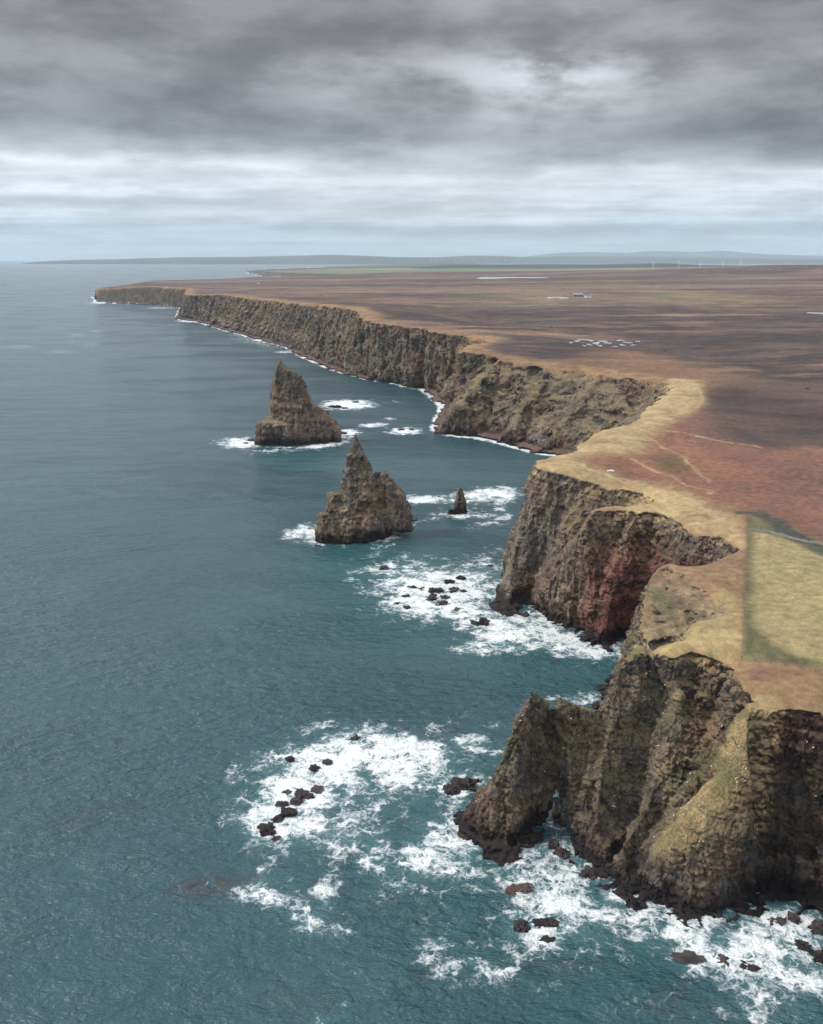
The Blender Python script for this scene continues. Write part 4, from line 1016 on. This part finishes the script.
# ------------------------------------------------------------------ sky and light
SUN_EL, SUN_AZ = 40, -92          # azimuth from +Y towards +X
w = bpy.data.worlds.new('World'); bpy.context.scene.world = w; w.use_nodes = True; nt = w.node_tree; nt.nodes.clear(); L = nt.links.new
out = N_(nt, 'ShaderNodeOutputWorld'); bg = N_(nt, 'ShaderNodeBackground'); bg2 = N_(nt, 'ShaderNodeBackground'); mxs = N_(nt, 'ShaderNodeMixShader')
sky = N_(nt, 'ShaderNodeTexSky'); sky.sky_type = 'NISHITA'; sky.sun_disc = False; sky.sun_elevation = math.radians(SUN_EL); sky.sun_rotation = math.radians(SUN_AZ); sky.altitude = 100
L(sky.outputs[0], bg.inputs[0]); bg.inputs[1].default_value = .085
tc = N_(nt, 'ShaderNodeTexCoord'); sp = N_(nt, 'ShaderNodeSeparateXYZ'); L(tc.outputs['Generated'], sp.inputs[0])
zc = math_(nt, 'MAXIMUM', sp.outputs[2], 0.0); el = math_(nt, 'MULTIPLY', math_(nt, 'ARCTAN2', zc, math_(nt, 'SQRT', math_(nt, 'ADD', math_(nt, 'MULTIPLY', sp.outputs[0], sp.outputs[0]), math_(nt, 'MULTIPLY', sp.outputs[1], sp.outputs[1])))), 57.2958)
az = math_(nt, 'MULTIPLY', math_(nt, 'ARCTAN2', sp.outputs[0], sp.outputs[1]), 57.2958)
den = math_(nt, 'ADD', zc, .035)
cb = N_(nt, 'ShaderNodeCombineXYZ'); L(math_(nt, 'DIVIDE', sp.outputs[0], den), cb.inputs[0]); L(math_(nt, 'DIVIDE', sp.outputs[1], den), cb.inputs[1])
cv = cb.outputs[0]
def wmap(loc, sc):
    mp = N_(nt, 'ShaderNodeMapping'); mp.inputs['Location'].default_value = loc; mp.inputs['Scale'].default_value = sc; L(cv, mp.inputs[0]); return mp.outputs[0]
ab = N_(nt, 'ShaderNodeCombineXYZ'); L(math_(nt, 'MULTIPLY', az, .055), ab.inputs[0]); L(math_(nt, 'MULTIPLY', math_(nt, 'POWER', math_(nt, 'MAXIMUM', el, .01), .85), .24), ab.inputs[1])
def amap(loc, sc):
    mp = N_(nt, 'ShaderNodeMapping'); mp.inputs['Location'].default_value = loc; mp.inputs['Scale'].default_value = sc; L(ab.outputs[0], mp.inputs[0]); return mp.outputs[0]
n1 = noise(nt, amap((3.1, 1.7, 0), (1, 1, 1)), 1.0, 5, .50, 0)
n2 = noise(nt, amap((7.3, 4.2, 0), (1, 1.1, 1)), 2.3, 9, .56, 0)
n3 = noise(nt, wmap((1.3, 9.2, 0), (.35, 1, 1)), .5, 6, .6, .2)
def bump_(a0, e0, wa, we):      # soft spot in the sky
    u = math_(nt, 'DIVIDE', math_(nt, 'SUBTRACT', az, a0), wa); v = math_(nt, 'DIVIDE', math_(nt, 'SUBTRACT', el, e0), we)
    r = math_(nt, 'ADD', math_(nt, 'MULTIPLY', u, u), math_(nt, 'MULTIPLY', v, v)); return math_(nt, 'POWER', 2.718, math_(nt, 'MULTIPLY', r, -1.0))
# cloud deck brightness by elevation (degrees); unseen band above the view brightened for sea reflections
cr = N_(nt, 'ShaderNodeValToRGB'); r = cr.color_ramp
ele = math_(nt, 'ADD', el, math_(nt, 'MULTIPLY', math_(nt, 'MULTIPLY', az, .025), maprange(nt, el, 3.0, 5.0)))
L(math_(nt, 'DIVIDE', math_(nt, 'ADD', ele, math_(nt, 'MULTIPLY', math_(nt, 'SUBTRACT', n1, .5), math_(nt, 'MINIMUM', math_(nt, 'MULTIPLY', el, 1.1), 7.0))), 30.0, clamp=True), cr.inputs[0])
stops = [(0, (.63, .76, .87)), (.9, (.64, .77, .87)), (1.6, (.48, .60, .71)), (2.3, (.70, .80, .87)), (3.6, (.76, .83, .88)), (4.7, (.82, .86, .89)), (5.4, (.50, .53, .57)), (6.8, (.31, .325, .35)), (9, (.35, .36, .38)), (12, (.27, .27, .29)), (15.6, (.22, .22, .24)), (17, (.95, 1.0, 1.08)), (22, (1.5, 1.58, 1.7)), (30, (.98, 1.0, 1.05))]
while len(r.elements) < len(stops): r.elements.new(.5)
for e_, (p_, c_) in zip(r.elements, stops): e_.position = p_ / 30; e_.color = c_ + (1,)
n4 = noise(nt, amap((1.3, 5.2, 0), (1, 1.6, 1)), 3.4, 8, .6, 0)
lowm = math_(nt, 'MULTIPLY', maprange(nt, n3, .32, .68, .86, 1.12), maprange(nt, n4, .3, .7, .80, 1.16))
lo_ = maprange(nt, el, 3.8, 6.0)
mod = mixf(nt, lo_, lowm, maprange(nt, n2, .30, .70, .68, 1.42))
mod = math_(nt, 'MULTIPLY', mod, mixf(nt, lo_, 1.0, maprange(nt, n1, .3, .7, .78, 1.25)))
sc_ = N_(nt, 'ShaderNodeVectorMath', operation='SCALE'); L(cr.outputs[0], sc_.inputs[0]); L(mod, sc_.inputs['Scale'])
drk = math_(nt, 'ADD', math_(nt, 'MULTIPLY', bump_(-17, 7.6, 13, 2.0), .28), math_(nt, 'MULTIPLY', bump_(20, 7.0, 10, 2.2), .32))
dk = N_(nt, 'ShaderNodeVectorMath', operation='SCALE'); L(sc_.outputs[0], dk.inputs[0]); L(math_(nt, 'SUBTRACT', 1.0, drk), dk.inputs['Scale']); sc_ = dk
spot = math_(nt, 'MULTIPLY', math_(nt, 'ADD', bump_(8.5, 9.6, 4.2, 1.6), math_(nt, 'MULTIPLY', bump_(4, 10.2, 8, .9), .5)), maprange(nt, n2, .38, .62))
cc = mixc(nt, math_(nt, 'MULTIPLY', spot, .95, clamp=True), sc_.outputs[0], (.72, .76, .80))
# thin grey bar low on the left, blue gap in the middle
bar = math_(nt, 'MULTIPLY', math_(nt, 'ADD', bump_(-19, 3.1, 9, .28), math_(nt, 'MULTIPLY', bump_(12, 1.5, 16, .35), .9)), maprange(nt, n3, .3, .6))
cc = mixc(nt, math_(nt, 'MULTIPLY', bar, .65, clamp=True), cc, (.33, .38, .43))
L(cc, bg2.inputs[0]); bg2.inputs[1].default_value = 1.0
gap = math_(nt, 'SUBTRACT', 1.0, math_(nt, 'MULTIPLY', math_(nt, 'ADD', bump_(-4, 2.9, 11, .8), bump_(0, .3, 60, .8)), .35), clamp=True)
L(gap, mxs.inputs[0]); L(bg.outputs[0], mxs.inputs[1]); L(bg2.outputs[0], mxs.inputs[2]); L(mxs.outputs[0], out.inputs[0])
sd = bpy.data.lights.new('sun', 'SUN'); sd.energy = 3.1; sd.angle = math.radians(9); sd.color = (1, .95, .88)
so = bpy.data.objects.new('sun', sd); bpy.context.scene.collection.objects.link(so)
from mathutils import Vector
a_, e_ = math.radians(SUN_AZ), math.radians(SUN_EL)
so.rotation_euler = Vector((math.sin(a_) * math.cos(e_), math.cos(a_) * math.cos(e_), math.sin(e_))).to_track_quat('Z', 'Y').to_euler()
so.location = (0, 0, 400)

# ------------------------------------------------------------------ camera and render settings
cam = bpy.data.cameras.new('camera'); co = bpy.data.objects.new('camera', cam); bpy.context.scene.collection.objects.link(co)
co.location = (0, 0, CH); co.rotation_euler = (math.radians(90) - PITCH, 0, 0)
cam.sensor_fit = 'HORIZONTAL'; cam.sensor_width = 36; cam.lens = 36 * FPX / 823; cam.clip_start = 1; cam.clip_end = 150000
sc = bpy.context.scene; sc.camera = co
sc.view_settings.view_transform = 'Standard'; sc.view_settings.look = 'None'; sc.view_settings.gamma = 1; sc.view_settings.exposure = 0
sc.cycles.use_denoising = True; sc.cycles.max_bounces = 5; sc.cycles.diffuse_bounces = 2; sc.cycles.glossy_bounces = 2; sc.cycles.volume_bounces = 1
sc.cycles.sample_clamp_indirect = 4
log('scene built')
